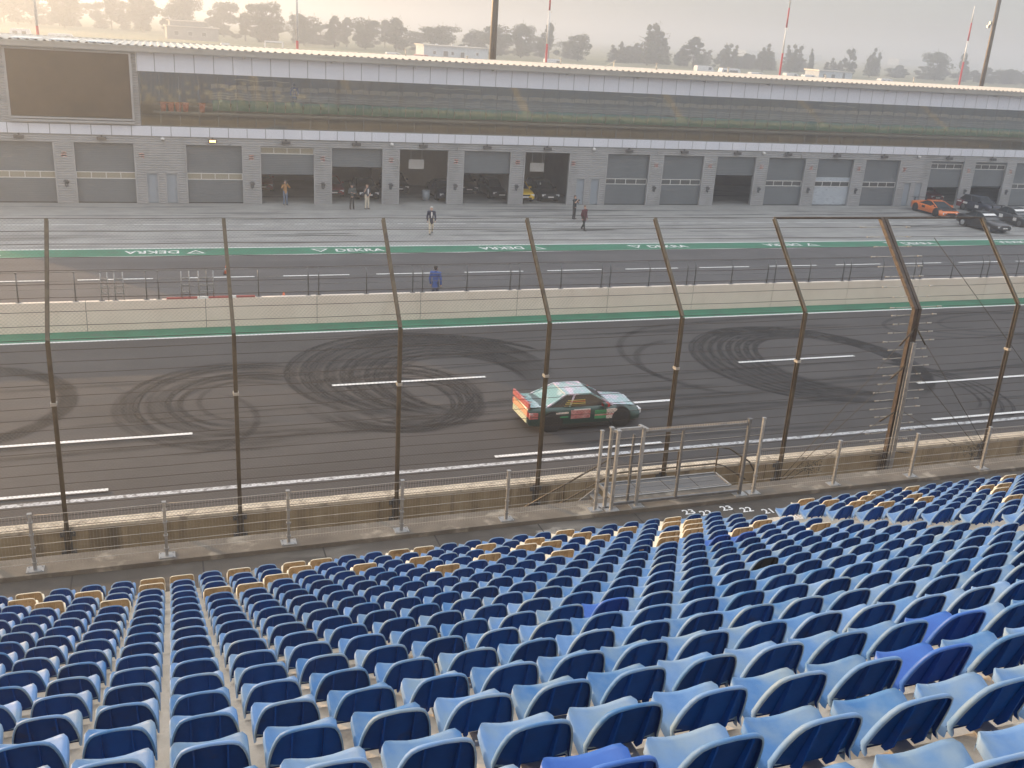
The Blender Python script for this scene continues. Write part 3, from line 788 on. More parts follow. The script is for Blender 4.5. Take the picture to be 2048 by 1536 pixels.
for z in (.3, .55, .8, 1.05, 1.3, 1.55, 1.75): m.tube([(9.3, .05, z), (13.6, .05, z)], .0055, 4)
for k in range(62): m.bar((10.4 + .045 * k, .05, 1.9), (10.4 + .045 * k, .05, 1.96), .014)
m.build('leaf_wire', M['mesh'], gt)

br_ = thing('access_bridge', 'grey grating landing with brown handrails and stairs between walkway and track wall', 'landing', (0, 19.4, 2.28))
m = MB()
for i in range(4):
    for j in range(2):
        x0, x1 = 9.98 + .815 * i, 9.98 + .815 * (i + 1) - .02; y0, y1 = -.04 + .37 * j, -.04 + .37 * (j + 1) - .012
        m.box(x0, x1, y0, y1, -.03, .02)
m.build('grating', layer(mat('grating_steel', (.13, .135, .14), (.17, .175, .18), 30, .6, .4), (.08, .08, .08), 60, lo=.5, hi=.6), br_)
m = MB()
for a, c in (((9.96, -.06), (13.26, -.06)), ((9.96, .72), (13.26, .72)), ((9.96, -.06), (9.96, .72)), ((13.26, -.06), (13.26, .72))): m.bar((a[0], a[1], .0), (c[0], c[1], .0), .04, .09)
for x in (10.1, 13.1): m.box(x - .04, x + .04, .6, .68, -2.28, -.06)
m.build('edge_frame', M['galv'], br_)
m = MB()
m.tube([(7.5, .72, -.66), (10.2, .72, .70), (10.5, .72, .76), (13.25, .72, .76), (13.6, .72, .68), (14.25, .72, .25), (14.5, .72, -.1)], .024, 8)
m.tube([(8.4, .72, -.66), (10.25, .72, .24), (10.5, .72, .29), (13.2, .72, .29), (13.5, .72, .2), (14.2, .72, -.25)], .02, 8)
m.tube([(8.9, -.02, -1.0), (10.0, -.02, -.25)], .02, 8)
for x, z in ((10.75, .76), (12.1, .76), (13.25, .76), (14.0, .4), (9.0, .1), (7.9, -.45)): m.bar((x, .72, -.2 if x > 10 else -1.5), (x, .72, z), .03)
m.build('handrail', M['rustpost'], br_)
m = MB()
for k in range(9):
    x1 = 9.94 - .28 * k; m.box(x1 - .26, x1, 0, .66, -.2 * (k + 1) - .03, -.2 * (k + 1))
m.bar((9.96, -.02, -.06), (7.3, -.02, -2.0), .02, .16); m.bar((9.96, .68, -.06), (7.3, .68, -2.0), .02, .16)
m.build('stair', M['galv'], br_)
for lx, ly, s, lab in ((18.0, 22.35, .30, 'small dry weed growing at the foot of the stained track wall, left one'), (24.2, 22.35, .32, 'small dry weed growing at the foot of the stained track wall, right one')):
    t = thing('weed', lab, 'weed', (lx, ly, .9))
    m = MB(); rw = random.Random(int(lx))
    m.tube([(0, 0, -.9), (0, 0, .05)], .012, 5)
    for i in range(150):
        a = rw.uniform(0, 2 * PI); e = rw.uniform(-.2, .9); r0 = rw.uniform(.05, 1) * s
        p = Vector((math.cos(a) * r0 * 1.5, math.sin(a) * r0 * .6, e * s)); d = Vector((rw.uniform(-1, 1), rw.uniform(-1, 1), rw.uniform(-.3, 1))).normalized() * .05; e2 = d.cross(Vector((0, 1, .3))).normalized() * .018
        m.face([p - e2, p + e2, p + d])
    m.build('foliage', mat('weed_green', (.05, .05, .035), (.09, .085, .06), 9, .9), t, fix=False)

# ------------------------------------------------------------------ pit building
BY = 73.5
pb = thing('pit_building', 'long two storey grey pit building with shutters below and glass band above', 'building', (0, BY, 0))
def sid(m, x0, x1, z0, z1, y=0., per=.165, d=.045, mm=0):
    prof = []; z = z0
    while z < z1 - 1e-6:
        zz = min(z + per, z1)
        prof += [(y, z), (y - d, z + (zz - z) * .18), (y - d, z + (zz - z) * .72), (y, z + (zz - z) * .9)]
        z = zz
    prof.append((y, z1))
    m.grid([[(x0, yy, z), (x1, yy, z)] for yy, z in prof], mm, smooth=False)
doors = [-15.4, -10.33, -5.27, 1.92, 6.98, 12.05, 17.11, 22.15, 27.12, 34.2, 39.25, 44.27, 49.3, 54.33, 59.38, 66.62, 71.72, 76.6, 81.7, 86.7, 93.9, 99, 104]
DW = 3.84; DH = 4.08
pairs = [-.74, 31.66, 64.03, 91.3]       # first of two personnel doors
wall = MB()
segs = []; edges = [-20.0]
for d in doors: edges += [d, d + DW]
edges.append(112.0)
pair_open = []
for i in range(0, len(edges), 2):
    a, c = edges[i], edges[i + 1]
    pr = [p for p in pairs if a < p < c]
    if pr:
        p = pr[0]
        if p > 90: sid(wall, a, c, 0, DH); continue
        for q0, q1 in ((a, p), (p + .72, p + 1.28), (p + 2.0, c)): sid(wall, q0, q1, 0, DH)
        for q0 in (p, p + 1.28): sid(wall, q0, q0 + .72, 2.14, DH); pair_open.append(q0)
    else: sid(wall, a, c, 0, DH)
    for xx in (a, c):
        if -19 < xx < 111: wall.face([(xx, -.045, 0), (xx, .3, 0), (xx, .3, DH), (xx, -.045, DH)], 1)
        if -19 < xx < 111: wall.box(xx - .05, xx + .05, -.05, -.04, 0, DH, 1)
sid(wall, -20, 112, DH, 4.64)
for d in doors: wall.face([(d, 0, DH), (d + DW, 0, DH), (d + DW, .3, DH), (d, .3, DH)], 1)
# structure around the garages
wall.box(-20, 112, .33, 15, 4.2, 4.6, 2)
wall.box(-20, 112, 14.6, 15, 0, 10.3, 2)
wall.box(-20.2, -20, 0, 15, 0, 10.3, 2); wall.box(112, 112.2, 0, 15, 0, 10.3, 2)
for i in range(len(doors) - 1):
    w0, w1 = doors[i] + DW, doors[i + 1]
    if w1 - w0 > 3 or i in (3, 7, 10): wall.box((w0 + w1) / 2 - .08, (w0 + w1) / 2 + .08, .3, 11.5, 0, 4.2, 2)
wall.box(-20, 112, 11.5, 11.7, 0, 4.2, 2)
# upper storey end wall left of the glass, and hall behind the glass
sid(wall, -20, -8.95, 5.29, 10.1, y=-.02, mm=0); sid(wall, -1.25, -.9, 5.29, 10.1, y=-.02, mm=0); sid(wall, -8.95, -1.25, 5.29, 5.75, y=-.02, mm=0)
wall.box(-20, 112, .2, 15, 4.95, 5.27, 3)
wall.box(-.95, -.85, .05, 9, 5.27, 10.1, 2)
wall.box(-.85, 112, 8.5, 8.7, 5.27, 10.1, 3)
wall.box(-.85, 112, .25, 8.5, 8.95, 9.1, 3)
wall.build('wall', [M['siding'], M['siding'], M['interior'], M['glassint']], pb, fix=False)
m = MB(); m.box(17.0, 33.0, 9.4, 9.6, .02, 4.19)
m.build('partition', M['lightint'], pb)

def fascia(name, x0, x1, z0, z1, y, ph):
    m = MB(); m.box(x0, x1, y, y + .1, z0, z1, 1)
    x = x0; n = 0
    while x < x1 - .05:
        c = min(x1, x0 + ((n + 1) * 1.272) - ph)
        m.box(x + .025, c - .025, y - .012, y, z0, z1, 0); x = c; n += 1
    m.build(name, [M['fascia'], M['joint']], pb)
fascia('lower_fascia', -20, 112, 4.64, 5.29, -.10, .6)
fascia('upper_fascia', -.92, 112, 8.88, 10.08, -.12, .15)
m = MB(); m.box(-.98, -.92, -.14, .05, 8.86, 10.1); m.build('fascia_end_cap', M['frame_pale'], pb)
m = MB(); m.box(-20, 112, -.55, .1, 10.08, 10.22, 1); m.box(-20, 112, -.62, -.5, 10.14, 10.48, 0); m.box(-20, 112, -.655, -.62, 10.40, 10.5, 0)
for k in range(22): m.box(-18 + 6 * k, -17.93 + 6 * k, -.60, -.06, 10.0, 10.14, 0)
m.build('gutter', [M['gutter'], M['siding']], pb)
m = MB(); rows = [[], []]
x = -20.0
while x < 112:
    for dx, dz in ((0, 0), (.07, .07), (.18, .07), (.25, 0)):
        rows[0].append((x + dx, -.5, 10.50 + dz)); rows[1].append((x + dx, 15.4, 10.33 + dz))
    x += .5
m.grid(rows, 0, smooth=False); m.box(-20, 112, .1, 15.3, 10.10, 10.28)
m.build('roof', M['roof'], pb, fix=False)
m = MB(); m.box(-20, 112, 15.3, 15.45, 10.2, 10.42); m.build('roof_edge', M['roof'], pb)
m = MB()
for xx in (-17.5, -14.5, -11.5, -8.5, -6.2, -4.0): m.box(xx, xx + 1.7, .6, 3.5, 10.52, 10.59)
m.build('skylight', mat('skylight_sheet', (.55, .6, .63), rough=.25), pb)
for px_, y_, h in ((20.3, 12, .55), (34.4, 12, .5), (42.9, 10, .6), (51.5, 12, .55), (62.5, 12, .3), (73.2, 12, .55), (88, 12, .6), (26.0, 13, .25)):
    m = MB(); m.cyl((px_, y_, 10.35), .07, h, n=8); m.cyl((px_, y_, 10.35 + h), .12, .08, n=8); m.build('roof_vent', M['roof'], pb)
m = MB(); m.bar((38.2, 11, 10.4), (39.3, 11, 11.05), .07); m.bar((39.1, 11, 10.4), (39.15, 11, 11.0), .05); m.build('roof_strut', M['roof'], pb)

# bronze screen on the left
m = MB(); m.box(-8.8, -1.4, -.30, -.06, 5.78, 9.92, 0); m.build('video_screen', M['screen'], pb)
m = MB()
for a in ((-8.95, -8.8, 5.7, 10.05), (-1.4, -1.25, 5.7, 10.05)): m.box(a[0], a[1], -.34, -.03, a[2], a[3])
m.box(-8.8, -1.4, -.34, -.03, 9.92, 10.05); m.box(-8.95, -1.25, -.36, -.03, 5.42, 5.56); m.box(-8.95, -1.25, -.36, -.03, 5.62, 5.74)
m.build('screen_frame', M['siding'], pb)

# glass band
gm = bpy.data.materials.new('tinted_glass'); gm.use_nodes = True
N = gm.node_tree.nodes; L = gm.node_tree.links; N.remove(N['Principled BSDF'])
tr = N.new('ShaderNodeBsdfTransparent'); tr.inputs[0].default_value = (.95, .94, .90, 1)
gl = N.new('ShaderNodeBsdfGlossy'); gl.inputs['Roughness'].default_value = .03; gl.inputs[0].default_value = (.58, .68, .76, 1)
tn = N.new('ShaderNodeTexNoise'); tn.inputs['Scale'].default_value = .55; tn.inputs['Detail'].default_value = 1
gp = N.new('ShaderNodeNewGeometry'); L.new(gp.outputs['Position'], tn.inputs['Vector'])
bp = N.new('ShaderNodeBump'); bp.inputs['Strength'].default_value = .03; bp.inputs['Distance'].default_value = .1; L.new(tn.outputs['Fac'], bp.inputs['Height']); L.new(bp.outputs[0], gl.inputs['Normal'])
mx = N.new('ShaderNodeMixShader'); mx.inputs[0].default_value = .15
L.new(tr.outputs[0], mx.inputs[1]); L.new(gl.outputs[0], mx.inputs[2]); L.new(mx.outputs[0], N['Material Output'].inputs[0])
m = MB(); m.box(-.85, 112, -.02, 0, 5.29, 8.88); m.build('glass_band', gm, pb)
m = MB()
for k in range(89): m.box(-.88 + 1.272 * k, -.85 + 1.272 * k, -.032, -.021, 5.29, 8.88)
m.box(-.85, 112, -.035, -.02, 5.29, 5.33)
m.build('mullion', mat('glazing_bar', (.16, .165, .16), rough=.5), pb)
# reflections in the bowed panes, shaped as coloured strips behind the glass
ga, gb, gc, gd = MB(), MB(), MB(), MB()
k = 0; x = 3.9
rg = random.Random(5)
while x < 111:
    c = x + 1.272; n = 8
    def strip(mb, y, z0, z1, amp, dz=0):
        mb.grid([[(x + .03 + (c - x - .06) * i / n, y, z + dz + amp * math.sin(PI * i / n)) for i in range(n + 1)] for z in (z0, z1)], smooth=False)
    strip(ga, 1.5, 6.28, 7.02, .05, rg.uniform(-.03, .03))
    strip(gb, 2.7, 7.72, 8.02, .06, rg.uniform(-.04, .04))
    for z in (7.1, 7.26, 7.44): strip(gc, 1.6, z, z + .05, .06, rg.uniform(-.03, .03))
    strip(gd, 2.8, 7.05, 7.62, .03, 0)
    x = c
ga.build('green_reflection', M['reflgreen'], pb); gb.build('cream_reflection', M['reflcream'], pb); gc.build('grey_reflection', mat('reflected_grey', (.5, .5, .48), rough=.5), pb)
gd.build('grey_reflection_band', M['glassint'], pb)
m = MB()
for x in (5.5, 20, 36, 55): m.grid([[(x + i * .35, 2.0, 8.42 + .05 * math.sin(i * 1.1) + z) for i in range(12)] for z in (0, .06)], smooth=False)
m.build('cream_reflection_wave', M['reflcream'], pb)  # more of the reflected bands, added as wavy cream strips

# roller doors: state = height of the lower edge, window-strip height (None = none seen)
def roller(x, zb, zw, pale=False):
    x0, x1 = x + .02, x + DW - .02; m = MB(); y = .22
    def sec(z0, z1, mi):
        n = max(1, round((z1 - z0) / .12)); h = (z1 - z0) / n; pr = []
        for i in range(n): pr += [(y, z0 + i * h), (y - .012, z0 + i * h + .012), (y - .012, z0 + (i + 1) * h - .012)]
        pr.append((y, z1)); m.grid([[(x0, a, z), (x1, a, z)] for a, z in pr], mi, smooth=False)
    parts_ = [(zb, DH)] if zw is None else ([(zb, zw)] if zw > zb + .05 else []) + ([(zw + .47, DH)] if zw + .47 < DH - .05 else [])
    for a, c in parts_:
        if pale and a < 1: sec(a + .06, c, 1)
        elif pale: sec(a, a + .35, 1); sec(a + .35, c, 0)
        else: sec(a + (.06 if a < .5 else 0), c, 0)
    m.box(x0, x1, y - .03, y + .03, zb, zb + .06, 2)
    o = m.build('roller_door', [M['shutter'], M['palepanel'], M['black']], pb, fix=False)
    if zw is not None:
        f = MB(); f.box(x0, x1, y - .035, y + .02, zw, zw + .055); f.box(x0, x1, y - .035, y + .02, zw + .415, zw + .47)
        for i in range(5):
            xx = x0 + (x1 - x0 - .05) * i / 4; f.box(xx, xx + .05, y - .034, y + .02, zw + .055, zw + .415)
        f.build('window_frame', M['frame_pale'], o)
        p = MB()
        for i in range(4):
            xa = x0 + (x1 - x0 - .05) * i / 4 + .05; xb = x0 + (x1 - x0 - .05) * (i + 1) / 4
            p.box(xa, xb, y - .012, y, zw + .055, zw + .415)
        p.build('window_pane', M['tanpane'] if x < 7.5 else M['pane'], o)
state = {6.98: (2.05, 3.55), 12.05: (2.66, None), 17.11: None, 22.15: (2.34, None), 27.12: None, 44.27: (2.48, None), 66.62: (1.68, 3.4), 71.72: (1.8, 3.4)}
for d in doors:
    st = state.get(d, (0, 1.66))
    if st: roller(d, st[0], st[1], d == 54.33)
for x in pair_open:
    m = MB(); m.box(x + .02, x + .70, .06, .10, .04, 2.1); o = m.build('door', M['doorblue'], pb)
    f = MB(); f.box(x - .06, x + .02, -.05, .12, 0, 2.14); f.box(x + .70, x + .78, -.05, .12, 0, 2.14); f.box(x - .06, x + .78, -.05, .12, 2.1, 2.2); f.build('door_frame', M['siding'], o)
    f = MB(); f.bar((x + .56, .0, 1.02), (x + .66, .0, 1.02), .03); f.bar((x + .65, .0, 1.02), (x + .65, .07, 1.02), .03); f.build('handle', M['chrome'], o)
# lamps, cameras, signs, brackets on the facade
for d in doors:
    if d > 90: continue
    x = d + DW / 2 - .1; lit = d == 1.92
    m = MB(); m.box(x - .30, x + .30, -.30, -.03, 4.30, 4.50); m.box(x - .05, x + .05, -.1, -.03, 4.5, 4.62); o = m.build('wall_lamp', M['greybox'], pb)
    q = MB(); q.box(x - .2, x + .2, -.31, -.302, 4.33, 4.46); q.build('lamp_glass', M['orange_lit'] if lit else M['pane'], o)
for x in (.45, 16.5, 32.9, 48.65, 65.0):
    m = MB(); m.cyl((x, -.2, 4.38), .12, .16, n=12, r2=.14); m.cyl((x, -.2, 4.30), .05, .08, n=12, r2=.12); m.box(x - .04, x + .04, -.2, -.03, 4.54, 4.6); m.build('dome_camera', M['camwhite'], pb)
piers = [(doors[i] + DW + doors[i + 1]) / 2 for i in range(len(doors) - 1) if doors[i + 1] - doors[i] < 6] + [-.98, 31.28, 63.75]
for x in piers:
    m = MB(); m.box(x - .17, x + .17, -.045, -.03, 3.12, 3.46); m.build('sign_plate', M['redsign'], pb)
    if x in (-.98, 31.28, 63.75): continue
    m = MB(); m.box(x - .12, x + .12, -.06, -.03, 1.15, 1.6); m.tube([(x - .18, -.1, 1.5), (x, -.2, 1.56), (x + .18, -.1, 1.45), (x, -.12, 1.28)], .035, 6); m.cyl((x, -.14, 1.12), .05, .2, n=8)
    m.build('hose_bracket', M['darkgalv'], pb)
for x in (4.9, 16.0 + 5.6, 36.6 + 2, 52.5, 70.3):
    m = MB(); m.cyl((x, -.16, 4.1), .03, .54, n=6); m.build('downpipe', M['siding'], pb)
# boards hanging in the open garages
for x, z0, z1, lab in ((18.95, 2.4, 3.12, 'pale blank board hanging in the open garage above the bin'), (28.97, 2.34, 3.03, 'pale blank board hanging in the open garage above the yellow car')):
    m = MB(); m.box(x - .6, x + .6, 75.5, 75.53, z0, z1); m.box(x - .45, x - .42, 75.5, 75.52, z1, 4.2); m.box(x + .42, x + .45, 75.5, 75.52, z1, 4.2)
    tag(m.build('hanging_board', M['plate']), lab, 'board')
for i, x in enumerate((.62, 1.12, 1.62, 2.1, 3.2)):
    t = thing('flower_pot', 'terracotta coloured pot standing in a row behind the left end of the glass band', 'pot', (x, BY + 1.25, 6.2), group='terracotta pots behind the glass')
    m = MB(); m.cyl((0, 0, 0), .16, .52, n=14, r2=.23); m.build('body', M['terracotta'], t)
    m = MB(); m.cyl((0, 0, .52), .255, .1, n=14); m.build('rim', M['terracotta'], t)
m = MB(); m.box(0, 111, 1.0, 1.45, 6.08, 6.2); m.box(0, 111, 1.55, 4, 6.5, 6.6); m.build('gallery_shelf', M['glassint'], pb)

# ------------------------------------------------------------------ cars
def paint(name, c, rough=.28): return mat(name, c, rough=rough, coat=.6)
def car(name, label, loc, heading, c, L=4.5, W=1.78, H=1.42, kind='sedan', group=None, roofc=None, rim=None, low=.2, wheel=.32, spoiler=None, cat='car', plate=True, hood=None, rear_m=None):
    t = thing(name, label, cat, loc, heading, group); h = L / 2; w = W / 2
    pm = c; dk = M['black']
    deck = {'sedan': .96, 'hatch': .92, 'wagon': .92, 'super': .88, 'stock': .86}[kind]; nose = {'sedan': .72, 'hatch': .74, 'wagon': .74, 'super': .55, 'stock': .64}[kind]
    belt = {'sedan': .93, 'hatch': .95, 'wagon': .95, 'super': .80, 'stock': .82}[kind]
    st = [(-h, w * .80, low + .2, .55, deck - .10), (-h + .06, w * .92, low + .08, .6, deck - .03), (-h + .5, w * .99, low, .62, deck), (-h + 1.1, w, low, .62, belt + .02), (-.2, w * .985, low, .60, belt), (h - 1.6, w * .985, low, .60, belt - .01),
          (h - 1.15, w, low, .60, belt - .06), (h - .55, w * .985, low, .57, nose + .06), (h - .12, w * .90, low + .02, .50, nose - .04), (h, w * .74, low + .1, .45, nose - .14)]
    rows = []
    for x, hw, zb, zs, zt in st:
        rows.append([(x, -hw * .90, zb), (x, -hw, zb + .08), (x, -hw * 1.0, zs), (x, -hw * .975, zt - .12), (x, -hw * .90, zt - .03), (x, -hw * .6, zt), (x, 0, zt + .025), (x, hw * .6, zt), (x, hw * .90, zt - .03), (x, hw * .975, zt - .12), (x, hw, zs), (x, hw, zb + .08), (x, hw * .90, zb)])
    b = MB(); b.grid(rows, 0, True); b.face(rows[0][::-1]); b.face(rows[-1]); b.face([r[0] for r in rows] + [r[-1] for r in rows[::-1]])
    b.build('body', pm, t)
    x0, x1, x2, x3 = {'sedan': (-h + .75, -h + 1.5, h - 2.15, h - 1.3), 'hatch': (-h + .15, -h + .6, h - 2.1, h - 1.25), 'wagon': (-h + .12, -h + .5, h - 2.15, h - 1.3), 'super': (-h + 1.0, -h + 1.9, h - 2.0, h - .95), 'stock': (-h + .62, -h + 1.42, h - 1.95, h - 1.15)}[kind]
    wb, wr = w * .90, w * .66; zb = belt - .01; zr = H - .03
    def P(x, y, z): return Vector((x, y, z))
    B0, R0, R1, B1 = [(P(x, -ww, z), P(x, ww, z)) for x, ww, z in ((x0, wb * .92, zb), (x1, wr, zr), (x2, wr, zr - .01), (x3, wb * .94, zb - .03))]
    g = MB(); g.face([B0[0], B0[1], R0[1], R0[0]]); g.build('rear_window', rear_m or M['carglass'], t)
    g = MB(); g.face([R1[0], R1[1], B1[1], B1[0]]); g.build('windscreen', M['carglass'], t)
    for s in (0, 1):
        g = MB(); g.face([B0[s], R0[s], R1[s], B1[s]]); g.build('side_window', M['carglass'], t)
    rf = MB(); n = 6
    rf.grid([[R0[0].lerp(R1[0], i / n).lerp(R0[1].lerp(R1[1], i / n), j / n) + Vector((0, 0, .045 * math.sin(PI * j / n) * (.5 + .5 * math.sin(PI * i / n)) + .008)) for j in range(n + 1)] for i in range(n + 1)], 0, True)
    for s in (0, 1):
        for a, c2 in ((B0[s], R0[s]), (R0[s], R1[s]), (R1[s], B1[s])): rf.bar(a, c2, .06, .05)
        xm = (x1 + x2) / 2 - .05; q = (.5 if kind != 'stock' else .35)
        if kind not in ('super',): rf.bar(B0[s].lerp(B1[s], q), R0[s].lerp(R1[s], q), .07, .04)
    rf.bar(R0[0], R0[1], .05); rf.bar(R1[0], R1[1], .05)
    rf.build('roof', roofc or pm, t)
    for s in (-1, 1):
        for wxx in (-h + .85, h - .88):
            a = MB(); a.tube([(wxx, s * (w * .70), wheel + .01), (wxx, s * (w + .002), wheel + .01)], wheel + .07, 20); a.build('wheel_arch', dk, t)
            wh = MB(); ys_ = [(w - .16, .86), (w - .15, 1), (w + .012, 1), (w + .022, .9), (w + .022, .66)]
            wh.tube([(wxx, s * y, wheel) for y, _ in ys_], 1, 22, rs=[wheel * f for _, f in ys_]); o = wh.build('wheel', dk, t)
            rm = MB(); rm.tube([(wxx, s * (w + .0), wheel), (wxx, s * (w + .026), wheel)], wheel * .64, 16)
            for k in range(5):
                an = 2 * PI * k / 5; rm.bar((wxx, s * (w + .03), wheel), (wxx + math.cos(an) * wheel * .6, s * (w + .03), wheel + math.sin(an) * wheel * .6), .05, .02)
            rm.build('rim', rim or M['darkgalv'], o)
        hl = MB(); hl.box(h - .16, h - .015, min(s * w * .50, s * w * .84), max(s * w * .50, s * w * .84), nose - .24, nose - .09); hl.build('headlight', M['lens'], t)
        tl = MB(); tl.box(-h - .01, -h + .1, min(s * w * .5, s * w * .84), max(s * w * .5, s * w * .84), deck - .32, deck - .16); tl.build('taillight', M['red'], t)
        mi = MB(); mi.box(x3 - .45, x3 - .33, min(s * w * .95, s * (w + .14)), max(s * w * .95, s * (w + .14)), belt - .02, belt + .11); mi.build('mirror', pm, t)
        if kind == 'super':
            q = MB(); q.box(-.55, -.15, min(s * w * .97, s * (w + .004)), max(s * w * .97, s * (w + .004)), .5, .68); q.build('side_intake', dk, t)
    gr = MB(); gr.box(h - .03, h + .012, -w * .42, w * .42, nose - .24, nose - .11); gr.box(h - .1, h + .01, -w * .6, w * .6, low + .1, low + .2); gr.build('grille', dk, t)
    if plate: gr = MB(); gr.box(h + .005, h + .02, -.25, .25, low + .19, low + .29); gr.build('number_plate', M['plate'], t)
    sl = MB(); sl.box(-h + .75 + .4, h - .9 - .4, -w - .005, w + .005, low - .02, low + .06); sl.build('side_skirt', dk, t)
    if spoiler:
        sp_ = MB(); sp_.box(-h - .02, -h + .26, -w * .86, w * .86, deck + .22, deck + .25)
        for s in (-1, 1): sp_.box(-h + .06, -h + .16, s * w * .6 - .02, s * w * .6 + .02, deck - .05, deck + .22)
        sp_.build('spoiler', spoiler, t)
    if hood is not None:
        q = MB(); n = 4
        q.grid([[(h - 1.25 + 1.0 * i / n, w * .72 * (-1 + 2 * j / n), (belt - .055 + (nose + .02 - belt + .06) * (i / n) + .012 + .025 * (1 - (2 * j / n - 1) ** 2))) for j in range(n + 1)] for i in range(n + 1)], 0, True)
        q.build('bonnet', hood, t)
    return t
P_ = {k: paint(k + '_car_paint', c) for k, c in dict(orange=(.80, .19, .02), black=(.012, .013, .016), navy=(.015, .02, .04), red=(.22, .02, .02), yellow=(.75, .50, .02), charcoal=(.03, .034, .04), darkred=(.20, .03, .03), silver=(.3, .31, .32)).items()}
A = math.atan2
car('parked_car', 'low orange sports car with black bonnet parked outside the garages', (64.5, 69.65, .001), R(-94), P_['orange'], 4.5, 1.9, 1.18, 'super', roofc=P_['orange'], low=.14, wheel=.33, spoiler=M['black'], hood=P_['black'], plate=False, rim=M['black'])
e1 = car('parked_car', 'black saloon with white windscreen strip parked nearest the pit lane', (63.55, 62.9, .001), R(-87), P_['black'], 4.4, 1.72, 1.38, 'sedan', rim=M['chrome'])
e2 = car('parked_car', 'dark hatchback with red tail and white stickers in front of the open garage', (70.4, 70.4, .001), R(-87), P_['navy'], 4.1, 1.74, 1.42, 'hatch', roofc=P_['navy'])
e3 = car('parked_car', 'dark saloon with white windscreen frame and roof wing at the right edge', (68.85, 64.9, .001), R(-88), P_['charcoal'], 4.4, 1.76, 1.38, 'sedan', spoiler=M['black'])
for e, x0 in ((e1, .75), (e3, .75)):
    m = MB(); m.face([(x0 - .62 + .27, -.62, 1.26), (x0 - .62 + .27, .62, 1.26), (x0 - .62 + .50, .66, 1.14), (x0 - .62 + .50, -.66, 1.14)])
    m.build('windscreen_strip', M['plate'], e).location = (-.12, 0, .03)
m = MB(); m.box(-2.06, -1.2, -.885, .885, .3, .88); o = m.build('rear_panel', P_['darkred'], e2)
m = MB(); m.box(-1.3, -.8, -.89, -.886, .62, .8); m.box(-2.0, -1.5, -.893, -.886, .70, .82); m.box(.1, .5, -.89, -.874, .45, .7); m.build('sticker', M['plate'], e2)
m = MB(); m.box(-.9, -.5, -.893, -.884, .45, .75); m.box(.6, .95, -.893, -.884, .42, .72); m.build('sticker', M['plate'], e3)
GA = -PI / 2
car('parked_car', 'yellow car facing out of the open garage beside a black estate', (27.8, 76.6, .001), GA, P_['yellow'], 4.2, 1.76, 1.4, 'hatch')
gk = car('parked_car', 'black estate car facing out of the open garage beside the yellow car', (29.97, 76.7, .001), GA, P_['black'], 4.4, 1.76, 1.45, 'wagon')
m = MB(); m.box(.35, .5, -.35, -.28, 1.0, 1.35); m.build('windscreen_sticker', M['plate'], gk)
car('parked_car', 'dark red car deep in the garage left of the black one behind two men', (12.7, 78.2, .001), GA, P_['red'], 4.3, 1.75, 1.4, 'sedan')
car('parked_car', 'black car with pale headlights facing out behind the two standing men', (15.2, 77.2, .001), GA, P_['black'], 4.4, 1.76, 1.4, 'sedan')
car('parked_car', 'dark car nosing in at right side of the fully open garage, beside the bin', (21.45, 76.8, .001), GA, P_['navy'], 4.3, 1.75, 1.4, 'sedan')
car('parked_car', 'dark car standing deep inside the fully open garage', (18.3, 80.2, .001), GA, P_['black'], 4.3, 1.75, 1.4, 'hatch')
car('parked_car', 'charcoal car at left under the half raised grey shutter', (24.15, 80.2, .001), GA, P_['charcoal'], 4.3, 1.75, 1.4, 'sedan')
car('parked_car', 'black car at right under the half raised grey shutter', (26.1, 77.6, .001), GA, P_['black'], 4.3, 1.75, 1.4, 'wagon')
car('parked_car', 'dark red car inside the garage behind the man in the tan top', (7.6, 80.6, .001), GA, P_['darkred'], 4.3, 1.75, 1.4, 'hatch')
car('parked_car', 'dark car in the half open garage between closed shutters', (45.4, 79.5, .001), GA, P_['charcoal'], 4.3, 1.75, 1.4, 'hatch')
car('parked_car', 'dark red car inside the garage behind the orange sports car', (70.0, 77.6, .001), GA, P_['red'], 4.3, 1.75, 1.4, 'sedan')
t = thing('waste_bin', 'pale blue grey bin standing inside the fully open garage', 'bin', (19.75, 75.3, 0))
m = MB(); m.cyl((0, 0, 0), .26, .75, n=14, r2=.31); m.build('body', M['doorblue'], t); m = MB(); m.cyl((0, 0, .75), .33, .06, n=14); m.build('rim', M['doorblue'], t)

# racing coupe on the track
rred = layer(mat('race_red', (.40, .07, .07), (.5, .16, .15), 3, .4, coord='obj'), (.6, .5, .5), 5, lo=.6, hi=.7); teal = layer(paint('teal_paint_and_reflection', (.17, .34, .34)), (.42, .52, .52), 2.5, lo=.5, hi=.65, coord='obj'); dgreen = paint('dark_green_race_paint', (.008, .05, .038)); lav = layer(paint('pale_race_paint', (.30, .46, .48)), (.62, .52, .62), 3.2, lo=.48, hi=.6, coord='obj')
rc = car('race_car', 'dark green and teal stock car with red spoiler racing past the start', (13.5, 29.62, .012), R(.5), dgreen, 4.3, 1.76, 1.24, 'stock', roofc=lav, rim=M['black'], low=.13, wheel=.33, plate=False, hood=lav, cat='race car', rear_m=teal)  # rear window coloured teal to hold the sky's reflection
h = 4.3 / 2; w = .88
m = MB(); m.box(-h - .02, -h + .05, -w * .88, w * .88, .84, 1.03); m.bar((-h - .04, -w * .3, 1.0), (-h + .3, -w * .3, .88), .02); m.bar((-h - .04, w * .3, 1.0), (-h + .3, w * .3, .88), .02); m.build('spoiler', rred, rc)
m = MB(); m.box(-h - .02, -h + .02, -w * .76, w * .76, .56, .76); m.build('tail_panel', mat('peach_panel', (.75, .42, .25), rough=.4), rc)
m = MB(); m.box(-h - .03, -h + .03, -w * .76, w * .76, .31, .54); m.build('rear_bumper', mat('cream_green_bumper', (.50, .60, .42), (.62, .62, .48), 4, .4, coord='obj'), rc)
